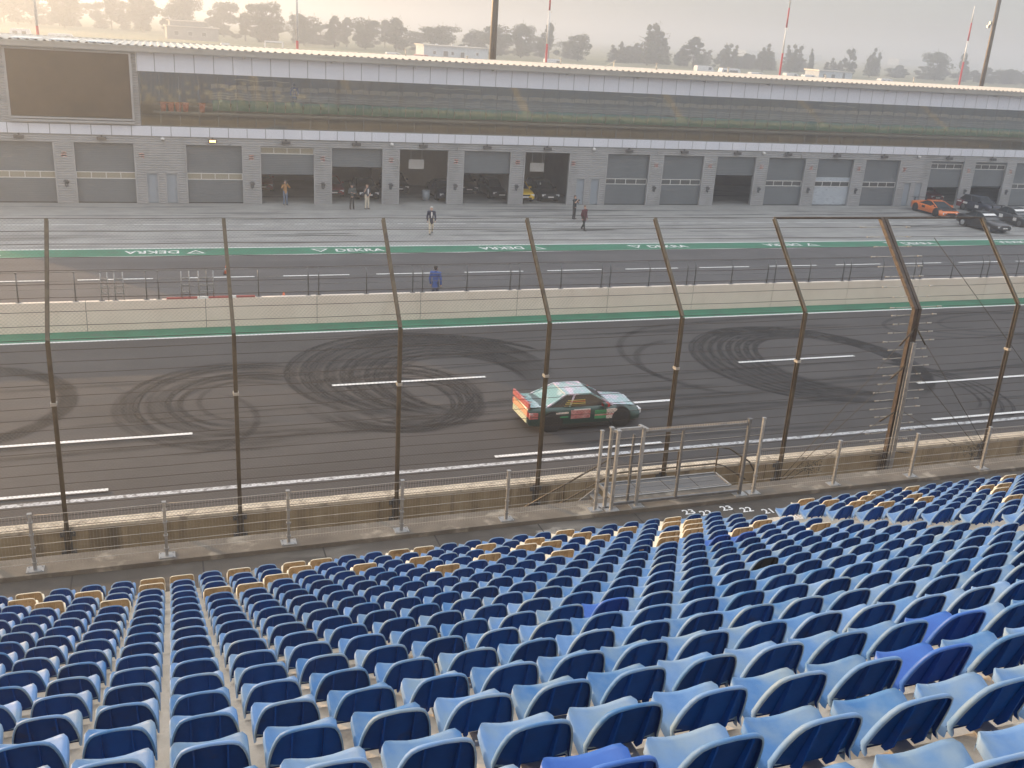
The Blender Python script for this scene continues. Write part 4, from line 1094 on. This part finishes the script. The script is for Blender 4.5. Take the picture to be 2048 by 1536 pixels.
m = MB(); m.box(-h + .02, -h + .32, -w * .99, w * .99, .50, .70); m.build('tail_corner', rred, rc)
m = MB(); n = 4
m.grid([[(-h + .06 + .5 * i / n, w * .80 * (-1 + 2 * j / n), .872 - .03 * i / n + .03 * (1 - (2 * j / n - 1) ** 2)) for j in range(n + 1)] for i in range(n + 1)], 0, True); m.build('boot_lid', teal, rc)
pk = mat('race_number_red', (.42, .10, .10), (.60, .32, .30), 7, .4, coord='obj'); cr = mat('race_cream', (.68, .55, .48), (.72, .66, .6), 5, .4, coord='obj'); gn = mat('race_bright_green', (.05, .30, .12), rough=.4); ye = mat('race_yellow', (.62, .48, .10), rough=.4)
for s in (-1, 1):
    def side(x0, x1, z0, z1, mm, nm, out=.006):
        q = MB(); a, c = sorted((s * (w * .95), s * (w + out))); q.box(x0, x1, a, c, z0, z1); q.build(nm, mm, rc)
    side(-.62, .10, .42, .72, pk, 'race_number'); side(.28, .72, .36, .66, gn, 'sponsor_panel'); side(.72, 1.12, .34, .68, cr, 'sponsor_panel')
    side(.28, 1.12, .47, .52, pk, 'stripe', .009); side(-1.18, -.72, .62, .68, cr, 'stripe'); side(-1.18, -.72, .48, .53, gn, 'stripe'); side(-.5, .1, .70, .74, cr, 'stripe', .0)
    q = MB(); y_ = s * w * .80
    for z in (.87, .92, .97, 1.02): q.bar((-.95 + (z - .8) * 1.2, s * (w * .915 - (z - .81) * .53), z), (-.05, s * (w * .915 - (z - .81) * .53), z), .03, .012)
    q.build('window_net', ye, rc)
    q = MB(); q.box(.55, .78, min(s * w * .9, s * (w + .1)), max(s * w * .9, s * (w + .1)), .80, .91); q.build('mirror_cover', M['red'], rc)
q = MB(); q.bar((-.6, -w * .80, .98), (-.05, -w * .80, .98), .05, .012); q.build('roll_bar_pad', M['red'], rc)

# ------------------------------------------------------------------ people
def capsules_mesh(name, caps, vox, m_, parent, smooth=3, boxes=()):
    """tapered limbs merged into one continuous surface"""
    mb = MB()
    for a, b_, ra, rb in caps:
        a = Vector(a); b_ = Vector(b_); d = (b_ - a); L = d.length or 1e-4; d = d / L if d.length else Vector((0, 0, 1))
        pts = []; rr_ = []
        for t in (-80, -50, -20): pts.append(a + d * ra * math.sin(R(t))); rr_.append(ra * math.cos(R(t)))
        for t in (20, 50, 80): pts.append(b_ + d * rb * math.sin(R(t))); rr_.append(rb * math.cos(R(t)))
        mb.tube(pts, 1, 10, rs=rr_)
    me = bpy.data.meshes.new(name); me.from_pydata(mb.v, [], mb.f)
    o = bpy.data.objects.new(name, me); COL.objects.link(o)
    md = o.modifiers.new('r', 'REMESH'); md.mode = 'VOXEL'; md.voxel_size = vox
    sm = o.modifiers.new('s', 'SMOOTH'); sm.iterations = smooth; sm.factor = .5
    dg = bpy.context.evaluated_depsgraph_get(); m2 = bpy.data.meshes.new_from_object(o.evaluated_get(dg))
    bpy.data.objects.remove(o); bpy.data.meshes.remove(me)
    m2.materials.clear(); m2.materials.append(m_); m2.name = name
    for p in m2.polygons: p.use_smooth = True
    return link(bpy.data.objects.new(name, m2), parent)
skin_m = mat('skin', (.50, .30, .22), (.55, .34, .25), 8, .5)
shoe_m = mat('dark_shoes', (.02, .018, .016), rough=.6)
def person(label, loc, rz, H=1.76, top=(.1, .1, .1), legs=(.1, .1, .1), hair=(.1, .07, .05), pose='stand', inner=None, coat=False, cap_=None, sleeves=True):
    t = thing('person', label, 'person', loc, rz); k = H / 1.76
    V = lambda x, y, z: Vector((x * k, y * k, z * k))      # facing -Y, x = the person's left is +x
    hip = [V(s * .09, 0, .92) for s in (-1, 1)]
    if pose in ('walk',):
        knee = [V(-.10, -.12, .50), V(.10, .04, .50)]; ank = [V(-.10, -.20, .10), V(.10, .24, .14)]
    elif pose == 'lean': knee = [V(-.08, -.02, .5), V(.07, .02, .5)]; ank = [V(-.06, 0, .09), V(.05, .08, .09)]
    else: knee = [V(-.10, -.02, .50), V(.10, -.02, .50)]; ank = [V(-.12, 0, .09), V(.12, .0, .09)]
    sh = [V(s * .19, 0, 1.43) for s in (-1, 1)]
    if pose == 'binoculars': el = [V(-.30, -.16, 1.30), V(.30, -.16, 1.30)]; wr = [V(-.08, -.22, 1.60), V(.08, -.22, 1.60)]
    elif pose == 'phone': el = [V(-.27, -.02, 1.16), V(.24, -.05, 1.14)]; wr = [V(-.13, -.12, 1.52), V(.12, -.20, 1.04)]
    elif pose == 'crossed': el = [V(-.28, -.04, 1.17), V(.28, -.04, 1.17)]; wr = [V(.04, -.22, 1.17), V(-.04, -.24, 1.22)]
    elif pose == 'camera': el = [V(-.26, -.14, 1.22), V(.26, -.14, 1.22)]; wr = [V(-.10, -.26, 1.42), V(.10, -.26, 1.42)]
    else: el = [V(-.26, .03, 1.14), V(.26, .03, 1.14)]; wr = [V(-.25, -.06, .90), V(.25, -.06, .90)]
    neck = V(0, 0, 1.48); head = V(0, -.015, 1.65)
    caps = [(V(0, 0, .95), V(0, .0, 1.12), .135 * k, .125 * k), (V(0, 0, 1.12), V(0, 0, 1.36), .125 * k, .14 * k), (sh[0], sh[1], .07 * k, .07 * k), (neck, V(0, -.01, 1.58), .055 * k, .052 * k),
            (V(0, -.005, 1.68), V(0, -.03, 1.60), .098 * k, .068 * k), (V(0, -.105, 1.64), V(0, -.118, 1.61), .012 * k, .016 * k), (V(0, -.085, 1.575), V(0, -.088, 1.572), .025 * k, .022 * k)]
    for s in (-1, 1): caps.append((V(s * .092, .005, 1.66), V(s * .096, .012, 1.62), .018 * k, .012 * k))
    for i in (0, 1):
        caps += [(hip[i], knee[i], .088 * k, .058 * k), (knee[i], ank[i], .058 * k, .040 * k), (sh[i], el[i], .055 * k, .043 * k), (el[i], wr[i], .043 * k, .028 * k)]
        ft = ank[i] + V(0, -.15, -.05); caps.append((ank[i] + V(0, .03, -.045), ft, .04 * k, .032 * k))
        d = (wr[i] - el[i]).normalized(); sd = V(1 if i else -1, 0, 0); pal = wr[i] + d * .085 * k
        if pose in ('binoculars', 'camera', 'phone') : d = (d + Vector((-.35 if i else .35, -.2, .1))).normalized()
        nrm = d.cross(Vector((0, 1, 0))); nrm = nrm.normalized() if nrm.length > .1 else Vector((1, 0, 0))
        caps.append((wr[i], pal, .027 * k, .036 * k))
        fy = Vector((0, 1, 0)) if abs(d.y) < .8 else Vector((1, 0, 0)); fy = (fy - d * fy.dot(d)).normalized()
        for j, ln in enumerate((.070, .082, .076, .060)):
            b0 = pal + fy * (-.027 + .018 * j) * k; b1 = b0 + d * ln * .55 * k; b2 = b1 + (d + nrm * (-.5 if i else .5)).normalized() * ln * .5 * k
            caps += [(b0, b1, .010 * k, .0095 * k), (b1, b2, .0095 * k, .008 * k)]
        tb = wr[i] + d * .03 * k - fy * .026 * k; caps.append((tb, tb + (d - fy * .9).normalized() * .055 * k, .012 * k, .009 * k))
    capsules_mesh('body', caps, .011 * k, skin_m, t)
    tm_ = mat('top_cloth', top, tuple(c * 1.25 for c in top), 9, .85); lm = mat('trouser_cloth', legs, tuple(c * 1.25 for c in legs), 9, .85); hm = mat('hair', hair, rough=.6)
    g = .02 if coat else .012
    tc = [(V(0, 0, 1.0), V(0, 0, 1.14), (.14 + g) * k, (.13 + g) * k), (V(0, 0, 1.14), V(0, 0, 1.36), (.13 + g) * k, (.142 + g) * k), (sh[0], sh[1], (.072 + g) * k, (.072 + g) * k), (V(0, .01, 1.44), V(0, .005, 1.50), .075 * k, .066 * k)]
    if coat: tc.append((V(0, 0, .80), V(0, 0, 1.0), .165 * k, .155 * k))
    for i in (0, 1):
        tc.append((sh[i], el[i], (.057 + g) * k, (.047 + g) * k))
        if sleeves: tc.append((el[i], wr[i], (.047 + g) * k, (.034 + g * .7) * k))
    capsules_mesh('jacket' if coat else 'shirt', tc, .016 * k, tm_, t)
    lc = [(V(-.05, 0, .98), V(.05, 0, .98), .125 * k, .125 * k)]
    for i in (0, 1): lc += [(hip[i], knee[i], .102 * k, .075 * k), (knee[i], ank[i] + V(0, 0, .02), .074 * k, .062 * k)]
    capsules_mesh('trousers', lc, .016 * k, lm, t)
    for i in (0, 1): capsules_mesh('shoe', [(ank[i] + V(0, .035, -.045), ank[i] + V(0, -.16, -.055), .046 * k, .036 * k)], .012, shoe_m, t)
    capsules_mesh('hair' if not cap_ else 'cap', [(V(0, .015, 1.70), V(0, .03, 1.65), .103 * k, .085 * k), (V(0, -.03, 1.735), V(0, .04, 1.73), .06 * k, .07 * k)] + ([(V(0, -.08, 1.72), V(0, -.16, 1.705), .05 * k, .03 * k)] if cap_ else []), .014, hm if not cap_ else mat('cap_cloth', cap_, rough=.8), t)
    f = MB()
    for s in (-1, 1): f.cyl(V(s * .034, -.098, 1.655), .011 * k, -.008 * k, 'y', 8)
    f.build('eyes', M['black'], t)
    f = MB(); f.tube([V(-.025, -.100, 1.585), V(0, -.106, 1.583), V(.025, -.100, 1.585)], .006 * k, 5); f.build('mouth', mat('lips', (.35, .12, .10), rough=.5), t)
    if inner:
        f = MB(); f.grid([[V(-.035 + .0, -.165, 1.46), V(.035, -.165, 1.46)], [V(-.055, -.172, 1.3), V(.055, -.172, 1.3)], [V(-.02, -.17, 1.08), V(.02, -.17, 1.08)]]); f.build('open_shirt', mat('inner_shirt', inner, rough=.8), t)
    if pose in ('binoculars', 'camera'):
        f = MB(); a = (wr[0] + wr[1]) / 2 + V(0, -.06, .05)
        f.box(a.x - .06, a.x + .06, a.y - .05, a.y + .03, a.z - .045, a.z + .045); f.cyl((a.x, a.y - .05, a.z), .035, -.06, 'y', 10)
        o = f.build('camera' , M['black']); o.location = Vector(loc); 
        o.rotation_euler.z = rz
        tag(o, 'small black camera held up by ' + ('the man in the tan top' if pose == 'binoculars' else 'the man in dark clothes near the doors'), 'camera')
    return t
person('man in tan top and jeans raising a camera to his face before the open garage', (8.64, 73.0, .001), R(12), 1.74, (.36, .19, .07), (.10, .14, .21), (.12, .09, .07), 'binoculars')
person('man in dark grey clothes with arms crossed and dark cap outside the garage', (13.2, 71.4, .001), R(5), 1.78, (.05, .065, .065), (.028, .028, .028), pose='crossed', cap_=(.03, .03, .035))
person('man in white shirt, dark vest and pale trousers holding a hand to his ear', (14.3, 71.4, .001), R(20), 1.80, (.05, .06, .07), (.52, .47, .38), pose='phone', inner=(.75, .75, .78), sleeves=False)
person('white haired man in navy jacket and beige trousers walking across the pit apron', (16.72, 62.2, .001), R(-8), 1.80, (.018, .02, .045), (.52, .45, .34), (.55, .53, .5), 'walk', inner=(.75, .72, .7), coat=True)
person('slim man in dark clothes photographing with bare forearms near the blue doors', (29.05, 67.4, .001), R(35), 1.74, (.025, .03, .028), (.03, .03, .032), pose='camera', sleeves=False)
person('man in dark red jacket and black trousers walking on the pit apron', (28.0, 63.1, .001), R(25), 1.74, (.085, .022, .03), (.02, .022, .02), (.14, .09, .06), 'walk', coat=True)
person('person in blue hooded jacket standing by the railing on the pit wall', (11.95, 43.35, 0.01), R(150), 1.75, (.035, .09, .32), (.03, .04, .08), (.03, .025, .022), 'stand', coat=True).location.z = .62
m = MB(); m.box(11.0, 12.9, 43.12, 43.9, 0, .62); tag(m.build('marshal_platform', M['darkgalv']), 'dark steel platform behind the pit wall carrying the person in blue', 'platform')
pg_ = person('person in blue jacket standing behind the glass band of the upper floor', (9.7, BY + 2.0, 6.601), R(170), 1.74, (.03, .06, .26), (.03, .035, .06), (.03, .025, .02), 'stand', coat=True)
m = MB(); m.box(-.11, .05, .165, .172, 1.30, 1.40); m.build('back_print', M['plate'], pg_)

# ------------------------------------------------------------------ behind the building: trees, masts, paddock
def leaf_mat(name, c1, c2):
    m = bpy.data.materials.new(name); m.use_nodes = True; N = m.node_tree.nodes; L = m.node_tree.links; b = N['Principled BSDF']
    g = N.new('ShaderNodeNewGeometry'); r = N.new('ShaderNodeValToRGB'); r.color_ramp.elements[0].color = (*c1, 1); r.color_ramp.elements[1].color = (*c2, 1)
    L.new(g.outputs['Random Per Island'], r.inputs[0]); L.new(r.outputs[0], b.inputs['Base Color']); b.inputs['Roughness'].default_value = .7
    return m
lf1 = leaf_mat('oak_leaves', (.030, .046, .016), (.085, .105, .036)); lf2 = leaf_mat('poplar_leaves', (.05, .065, .02), (.11, .115, .04)); lf3 = leaf_mat('birch_leaves', (.035, .055, .02), (.085, .10, .035))
def crown(seed, h, w, kind, lm, n=6500, leaf=.30):
    rg = random.Random(seed); mb = MB(); lobes = []
    if kind == 'round':
        for i in range(34):
            a = rg.uniform(0, 2 * PI); z = rg.uniform(.05, .90); env = math.sin(PI * min(1, .16 + .84 * (1 - z) ** .8)) * .5 + .22
            r0 = w * .5 * env * rg.uniform(.2, 1.0)
            lobes.append((Vector((math.cos(a) * r0, math.sin(a) * r0, z * h)), rg.uniform(.09, .17) * w, rg.uniform(.07, .13) * h))
    elif kind == 'poplar':
        for s in range(6):
            cx = rg.uniform(-.42, .42) * w; cyy = rg.uniform(-.3, .3) * w; top = rg.uniform(.55, 1.0) * (1 - .35 * abs(cx) / w)
            for i in range(7):
                z = .05 + (top - .06) * i / 6; lobes.append((Vector((cx + rg.uniform(-.04, .04) * w, cyy, z * h)), w * rg.uniform(.13, .20) * (1.1 - .72 * i / 6), h * .075))
    else:
        for i in range(24):
            a = rg.uniform(0, 2 * PI); z = rg.uniform(.06, .95); r0 = rg.uniform(.0, .46) * w * (1.05 - .85 * z)
            lobes.append((Vector((math.cos(a) * r0, math.sin(a) * r0, z * h)), rg.uniform(.07, .15) * w * (1.15 - .5 * z), rg.uniform(.07, .12) * h))
    for i in range(n):
        c, rx, rz_ = rg.choice(lobes); d = Vector((rg.gauss(0, 1), rg.gauss(0, 1), rg.gauss(0, 1))).normalized() * (rg.uniform(.3, 1.12) ** .6)
        p = c + Vector((d.x * rx, d.y * rx, d.z * rz_))
        if p.z < .02: continue
        u = Vector((rg.gauss(0, 1), rg.gauss(0, 1), rg.gauss(0, .7))).normalized() * leaf * rg.uniform(.5, 1.1); v = u.cross(Vector((rg.gauss(0, 1), rg.gauss(0, 1), rg.gauss(0, 1)))).normalized() * leaf * rg.uniform(.35, .7)
        mb.face([p - u, p + v * .8, p + u, p - v])
    for i in range(45):    # twigs reaching out of the outline
        c, rx, rz_ = rg.choice(lobes); d = Vector((rg.gauss(0, 1), rg.gauss(0, 1), abs(rg.gauss(0, 1)) + .4)).normalized()
        p = c + Vector((d.x * rx, d.y * rx, d.z * rz_))
        for j in range(6):
            q = p + d * j * .22 + Vector((rg.uniform(-.15, .15), rg.uniform(-.15, .15), 0)); u = Vector((rg.gauss(0, 1), 0, rg.gauss(0, 1))).normalized() * leaf * .55; mb.face([q - u, q + Vector((0, .1, leaf * .4)), q + u])
    me = bpy.data.meshes.new('crown'); me.from_pydata(mb.v, [], mb.f); me.materials.append(lm); return me
def trunk_mesh(h, w, seed):
    rg = random.Random(seed); mb = MB(); mb.tube([(0, 0, -1), (.05, 0, h * .25), (-.05, .05, h * .55), (0, 0, h * .85)], 1, 8, rs=[.26, .2, .13, .04])
    for i in range(7):
        a = rg.uniform(0, 2 * PI); z = h * rg.uniform(.18, .6); mb.tube([(0, 0, z), (math.cos(a) * w * .18, math.sin(a) * w * .18, z + h * .09), (math.cos(a) * w * .36, math.sin(a) * w * .36, z + h * .14)], 1, 5, rs=[.09, .06, .02])
    me = bpy.data.meshes.new('trunk'); me.from_pydata(mb.v, [], mb.f); me.materials.append(M['bark']); return me
kinds = {'round': [crown(s, 1 * 10, 12, 'round', lf1) for s in (1, 2, 3)], 'poplar': [crown(s, 10, 9, 'poplar', lf2) for s in (4, 5)], 'loose': [crown(s, 10, 9, 'loose', lf3) for s in (6, 7)]}
trunks = [trunk_mesh(10, 11, s) for s in (1, 2)]
TD = 330.
trees = [  # x, distance, height, width, kind, label
    (-45, 420, 12.5, 20, 'round'), (-28, 400, 13, 18, 'round'), (-13, 415, 11.5, 16, 'loose'), (-2, 400, 12.5, 16, 'round'), (12, 410, 13, 18, 'round'), (26, 400, 12, 16, 'round'), (35, 345, 12.6, 16, 'round'), (47, 340, 9.2, 14, 'round'),
    (56, 335, 8.6, 11, 'loose'), (65, 330, 9.6, 12, 'round'), (75, 330, 9.2, 15, 'loose'), (90, 330, 8.6, 15, 'round'), (107.5, 325, 10.2, 13, 'round'), (118, 330, 10.6, 12, 'round'), (128, 330, 10.6, 11, 'loose'), (139, 330, 9.0, 12, 'round'),
    (188, 400, 6.6, 5.5, 'loose'), (165.5, 330, 13.4, 16, 'poplar'), (184, 330, 9.4, 16, 'loose'), (200, 330, 8.6, 11, 'poplar'), (213, 330, 9.2, 11, 'poplar'), (225, 330, 9.8, 10.5, 'poplar'), (238, 335, 8.6, 6, 'poplar'), (251, 330, 9.8, 8, 'loose'), (261, 330, 10.2, 9, 'poplar'),
    (292.5, 330, 10.6, 15, 'round'), (305, 330, 10.2, 9, 'loose'), (318, 330, 6.2, 12, 'loose'), (333, 335, 6.0, 14, 'round'), (-62, 420, 13, 20, 'round'), (348, 335, 6.5, 13, 'round')]
place = ['at the left edge', 'second from the left edge', 'third from the left edge', 'left of the stepped house', 'right behind the stepped house', 'right of the stepped house', 'at the second mast', 'right of the second mast', 'over the red car', 'left of the pavilion', 'over the pavilion roof end', 'over the pavilion', 'behind the thick light pole', 'left of the third mast', 'behind the third mast', 'right of the third mast',
         'alone in the field gap', 'left of the long row', 'over the caravans', 'in the right-hand row left of the fourth mast', 'directly left of the fourth mast', 'directly right of the fourth mast', 'narrow and left of the small white house', 'behind the small white house', 'right of the small white house', 'alone before the fifth mast', 'at the fifth mast', 'behind the right light pole', 'near the right edge', 'beyond the left edge', 'beyond the right edge']
adj = {'round': 'dark broad tree', 'poplar': 'tall pale green poplars', 'loose': 'loose light green tree'}
for i, (x, y, h_, w_, kd) in enumerate(trees):
    t = thing('tree', adj[kd] + ' in the haze, ' + place[i], 'tree', (x, y, tz(y)), i * 1.3, 'trees beyond the paddock')
    ms = kinds[kd]; c = link(bpy.data.objects.new('crown', ms[i % len(ms)]), t); base = 12 if kd == 'round' else 9
    c.location.z = .06 * h_; c.scale = (w_ / base, w_ / base, h_ / 10 * 1.0)
    tk = link(bpy.data.objects.new('trunk', trunks[i % 2]), t); tk.scale = (1, 1, h_ / 10)
fill = []
rf2 = random.Random(21)
x = -75.0
while x < 148: fill.append((x + rf2.uniform(-2, 2), rf2.uniform(350, 372) if x > 30 else rf2.uniform(425, 445), rf2.uniform(6.2, 9.2) if x > 30 else rf2.uniform(9, 12), rf2.uniform(11, 16), rf2.choice(('round', 'loose', 'round')), 0)); x += 8.2
x = 160.0
while x < 264: fill.append((x + rf2.uniform(-2, 2), rf2.uniform(345, 365), rf2.uniform(4.2, 7.4), rf2.uniform(9, 13), rf2.choice(('poplar', 'loose', 'poplar')), 1)); x += 7.5
x = 290.0
while x < 365: fill.append((x, rf2.uniform(345, 360), rf2.uniform(3.2, 5.6), rf2.uniform(10, 14), rf2.choice(('round', 'loose')), 2)); x += 8.0
fl = ['hazy dark tree in the second row of the left tree belt', 'hazy pale green tree in the second row of the right tree belt', 'low hazy tree in the thin row by the right light pole']
for i, (x, y, h_, w_, kd, gi) in enumerate(fill):
    t = thing('tree', fl[gi], 'tree', (x, y, tz(y)), i * 2.1, ['second row of the left tree belt', 'second row of the right tree belt', 'low row by the right pole'][gi])
    ms = kinds[kd]; c = link(bpy.data.objects.new('crown', ms[(i + 1) % len(ms)]), t); base = 12 if kd == 'round' else 9
    c.scale = (w_ / base, w_ / base, h_ / 10)
    tk = link(bpy.data.objects.new('trunk', trunks[i % 2]), t); tk.scale = (1, 1, h_ / 10)

masts = [(-12.0, 130, 'first'), (17.15, 130, 'second'), (50.15, 130, 'third'), (87.0, 130, 'fourth'), (120.2, 130, 'fifth')]
lab5 = ['slender red and white mast at far left, faint in the glow', 'red and white mast behind the left part of the roof', 'red and white mast right of the thick light pole', 'red and white mast rising from the tree row at right', 'red and white mast left of the right-hand light pole']
for i, (x, y, nm) in enumerate(masts):
    t = thing('striped_mast', lab5[i], 'mast', (x, y, .4), group='red and white masts')
    top = 20.6 if i == 4 else 27; z = 0
    cuts = [0, 9.9 if i < 2 else 11.3 if i == 2 else 12.0 if i == 3 else 12.4, 15.5 if i > 1 else 19, 18.2 if i > 1 else 27, top]
    for k in range(4):
        if cuts[k + 1] <= cuts[k]: continue
        r0 = .20 - .13 * cuts[k] / 27; r1 = .20 - .13 * cuts[k + 1] / 27
        m = MB(); m.cyl((0, 0, cuts[k]), r0, cuts[k + 1] - cuts[k], n=10, r2=r1); m.build('section', M['red'] if k % 2 == 0 else M['white'], t)
    m = MB(); m.box(-.25, .25, -.05, .05, 15.3, 15.4); m.box(.2, .3, -.06, .06, 15.2, 15.5); m.build('lamp_arm', M['white'], t)
for x, lab, r_ in ((31.1, 'thick brown light pole rising behind the roof near the middle', .36), (91.1, 'sunlit light pole with small cameras near the right edge', .27)):
    t = thing('light_pole', lab, 'pole', (x, 95, 0))
    m = MB(); m.cyl((0, 0, 0), r_, 27, n=16, r2=r_ * .8); m.build('pole', M['rustpost'], t)
    if x > 50:
        m = MB(); m.box(-.8, 0, -.05, .05, 16.9, 16.98); m.box(-.95, -.6, -.12, .12, 16.6, 16.9); m.box(-.7, -.4, -.12, .12, 17.0, 17.3); m.build('camera_bracket', M['galv'], t)
def hut(label, loc, rz, L, D, H, wm, rm_, wins, over=.4, cat='building', steps=0):
    t = thing('small_building', label, cat, loc, rz)
    m = MB(); m.box(0, L, 0, D, -1.5, H); m.build('wall', wm, t)
    m = MB(); m.prism([(-over, H), (L + over, H), (L + over, H + .18), (-over, H + .30)], -over, D + over); m.build('roof', rm_, t)
    for x, z, w_, h_ in wins:
        m = MB(); m.box(x, x + w_, -.04, .02, z, z + h_); f = m.build('window', M['frame_pale'], t)
        m = MB(); m.box(x + .08, x + w_ - .08, -.06, -.03, z + .08, z + h_ - .08); m.build('pane', M['pane'], f)
    return t
pale_w = mat('pale_blue_wall', (.48, .53, .56), (.53, .58, .61), .6, .7)
hv = hut('long pale flat roofed pavilion with small windows beyond the roof', (69.0, 270, 4.9), 0, 18, 9, 3.4, pale_w, M['roof'], [(2.5, 1.3, .9, .9), (5.4, .8, 1.4, 1.5), (7.6, 1.3, .8, .9), (10.2, .6, 1.2, 1.6), (14.6, 1.5, .8, .8)])
for x in (4.5, 9, 13):
    m = MB(); m.cyl((x, 4, 3.5), .35, .5, n=10); m.build('roof_vent', M['camwhite'], hv)
hut('small white house with flat roof right of the narrow tree', (189.0, 262, 4.7), 0, 12, 7, 3.0, pale_w, M['roof'], [(1.5, 1.1, 1.0, 1.2), (4.5, 1.1, 1.4, 1.2), (8.5, 1.0, 1.0, 1.8)])
dull_w = mat('dull_plaster', (.26, .25, .23), (.30, .29, .27), .6, .8)
hs = hut('stepped pale house lost in the golden haze at left', (5.0, 330, 5.0), R(3), 15, 9, 3.6, dull_w, M['roof'], [(2, 1.1, 1.4, 1.3), (6, 1.1, 1.4, 1.3), (10, 1.1, 1.4, 1.3)])
m = MB(); m.box(1, 11, 1, 8, 3.9, 5.2); m.build('upper_floor', dull_w, hs); m = MB(); m.box(.5, 11.5, .5, 8.5, 5.2, 5.45); m.build('upper_roof', M['roof'], hs)
white_v = mat('white_van_paint', (.70, .70, .70), rough=.4)
def van(label, loc, L, H, paint_=None, kind='van', rz=0.):
    t = thing('caravan' if kind == 'caravan' else 'parked_van', label, kind, loc, rz); pm = paint_ or white_v
    poly = [(0, .45), (L, .45), (L, H * .55), (L - .5, H * .62), (L - 1.3, H), (.15, H), (0, H * .9)] if kind == 'van' else [(0, .5), (L, .5), (L + .05, H * .5), (L - .35, H), (.3, H), (-.05, H * .5)]
    m = MB(); m.prism(poly, -1.05, 1.05); m.build('body', pm, t)
    m = MB()
    if kind == 'van': m.box(L - 2.3, L - 1.4, -1.06, 1.06, H * .6, H * .88)
    else: m.box(.7, 1.7, -1.06, 1.06, H * .55, H * .8); m.box(2.6, L - 1, -1.06, 1.06, H * .55, H * .8)
    m.build('window', M['pane'], t)
    for x in ((.9, L - .9) if kind == 'van' else (L * .5,)):
        m = MB(); m.tube([(x, -1.07, .34), (x, 1.07, .34)], .34, 14); m.build('wheel', M['black'], t)
    return t
G = lambda y: tz(y) + .05
for lab, x, y, L, H, kd, z in (('white delivery van parked under the trees at far left', -22, 262, 6.2, 2.6, 'van', 3.8), ('white box van at the left edge beyond the roof', -30, 262, 4.5, 2.4, 'caravan', 4.6), ('low white tent trailer right of the delivery van', -9, 262, 6, 1.6, 'caravan', 4.2), ('white van half hidden by the roof left of the second mast', 16, 262, 2.6, 2.2, 'caravan', 4.1),
        ('white car with pale roof left of the red one beyond the roof', 57, 262, 4.6, 1.7, 'van', 4.6), ('white camper left of the third mast beyond the roof', 98, 255, 5.2, 2.6, 'van', 4.4), ('white caravan at the foot of the third mast', 107, 255, 6.0, 2.0, 'caravan', 4.0), ('white motorhome in the caravan row at right', 147, 262, 6.0, 2.6, 'van', 4.7), ('white caravan next to the motorhome at right', 155, 262, 6.4, 2.4, 'caravan', 4.6),
        ('white car in the row right of the caravans', 165, 262, 5.0, 1.7, 'van', 4.6), ('pale estate car at the foot of the fourth mast', 177, 262, 5.0, 1.9, 'van', 4.7), ('silver car right of the fourth mast beyond the roof', 183.5, 262, 4.6, 1.7, 'van', 4.7), ('small cream caravan at the edge of the field gap', 211, 262, 4.6, 1.8, 'caravan', 4.7)):
    van(lab, (x, y, z), L, H, None, kd)
van('red car parked left of the pale pavilion', (64.5, 262, 4.4), 4.6, 1.7, M['red'], 'van')
t = thing('goal_frame', 'white portal frame standing beyond the roof by the second mast', 'frame', (26.0, 255, 3.9))
for x in (0, 4.2):
    m = MB(); m.bar((x, 0, 0), (x, 0, 3.4), .3); m.build('post', M['white'], t)
m = MB(); m.bar((-.1, 0, 3.5), (4.3, 0, 3.5), .35); m.build('beam', M['white'], t)
# pale building strips far out in the mist
for lab, x, y, L, H in (('long distant shed barely visible in the mist behind the field', 560, 900, 90, 6), ('distant low hall in the mist right of the tree row', 830, 1000, 120, 7)):
    m = MB(); m.box(x, x + L, y, y + 20, 4, 5 + H); tag(m.build('shed', pale_w), lab, 'shed')

# ------------------------------------------------------------------ haze
hz = MB(); hz.box(-3400, 3400, -420, 3350, -3, 34)
ho = hz.build('haze', None or bpy.data.materials.new('haze_air')); ho['kind'] = 'stuff'
ho['label'] = 'morning haze filling the air over the track and paddock'; ho['category'] = 'haze'
hm_ = ho.data.materials[0]; hm_.use_nodes = True; N = hm_.node_tree.nodes; L = hm_.node_tree.links
N.remove(N['Principled BSDF']); pv = N.new('ShaderNodeVolumePrincipled'); pv.inputs['Color'].default_value = (.74, .80, .90, 1); pv.inputs['Density'].default_value = .0020; pv.inputs['Anisotropy'].default_value = .66
L.new(pv.outputs[0], N['Material Output'].inputs['Volume'])
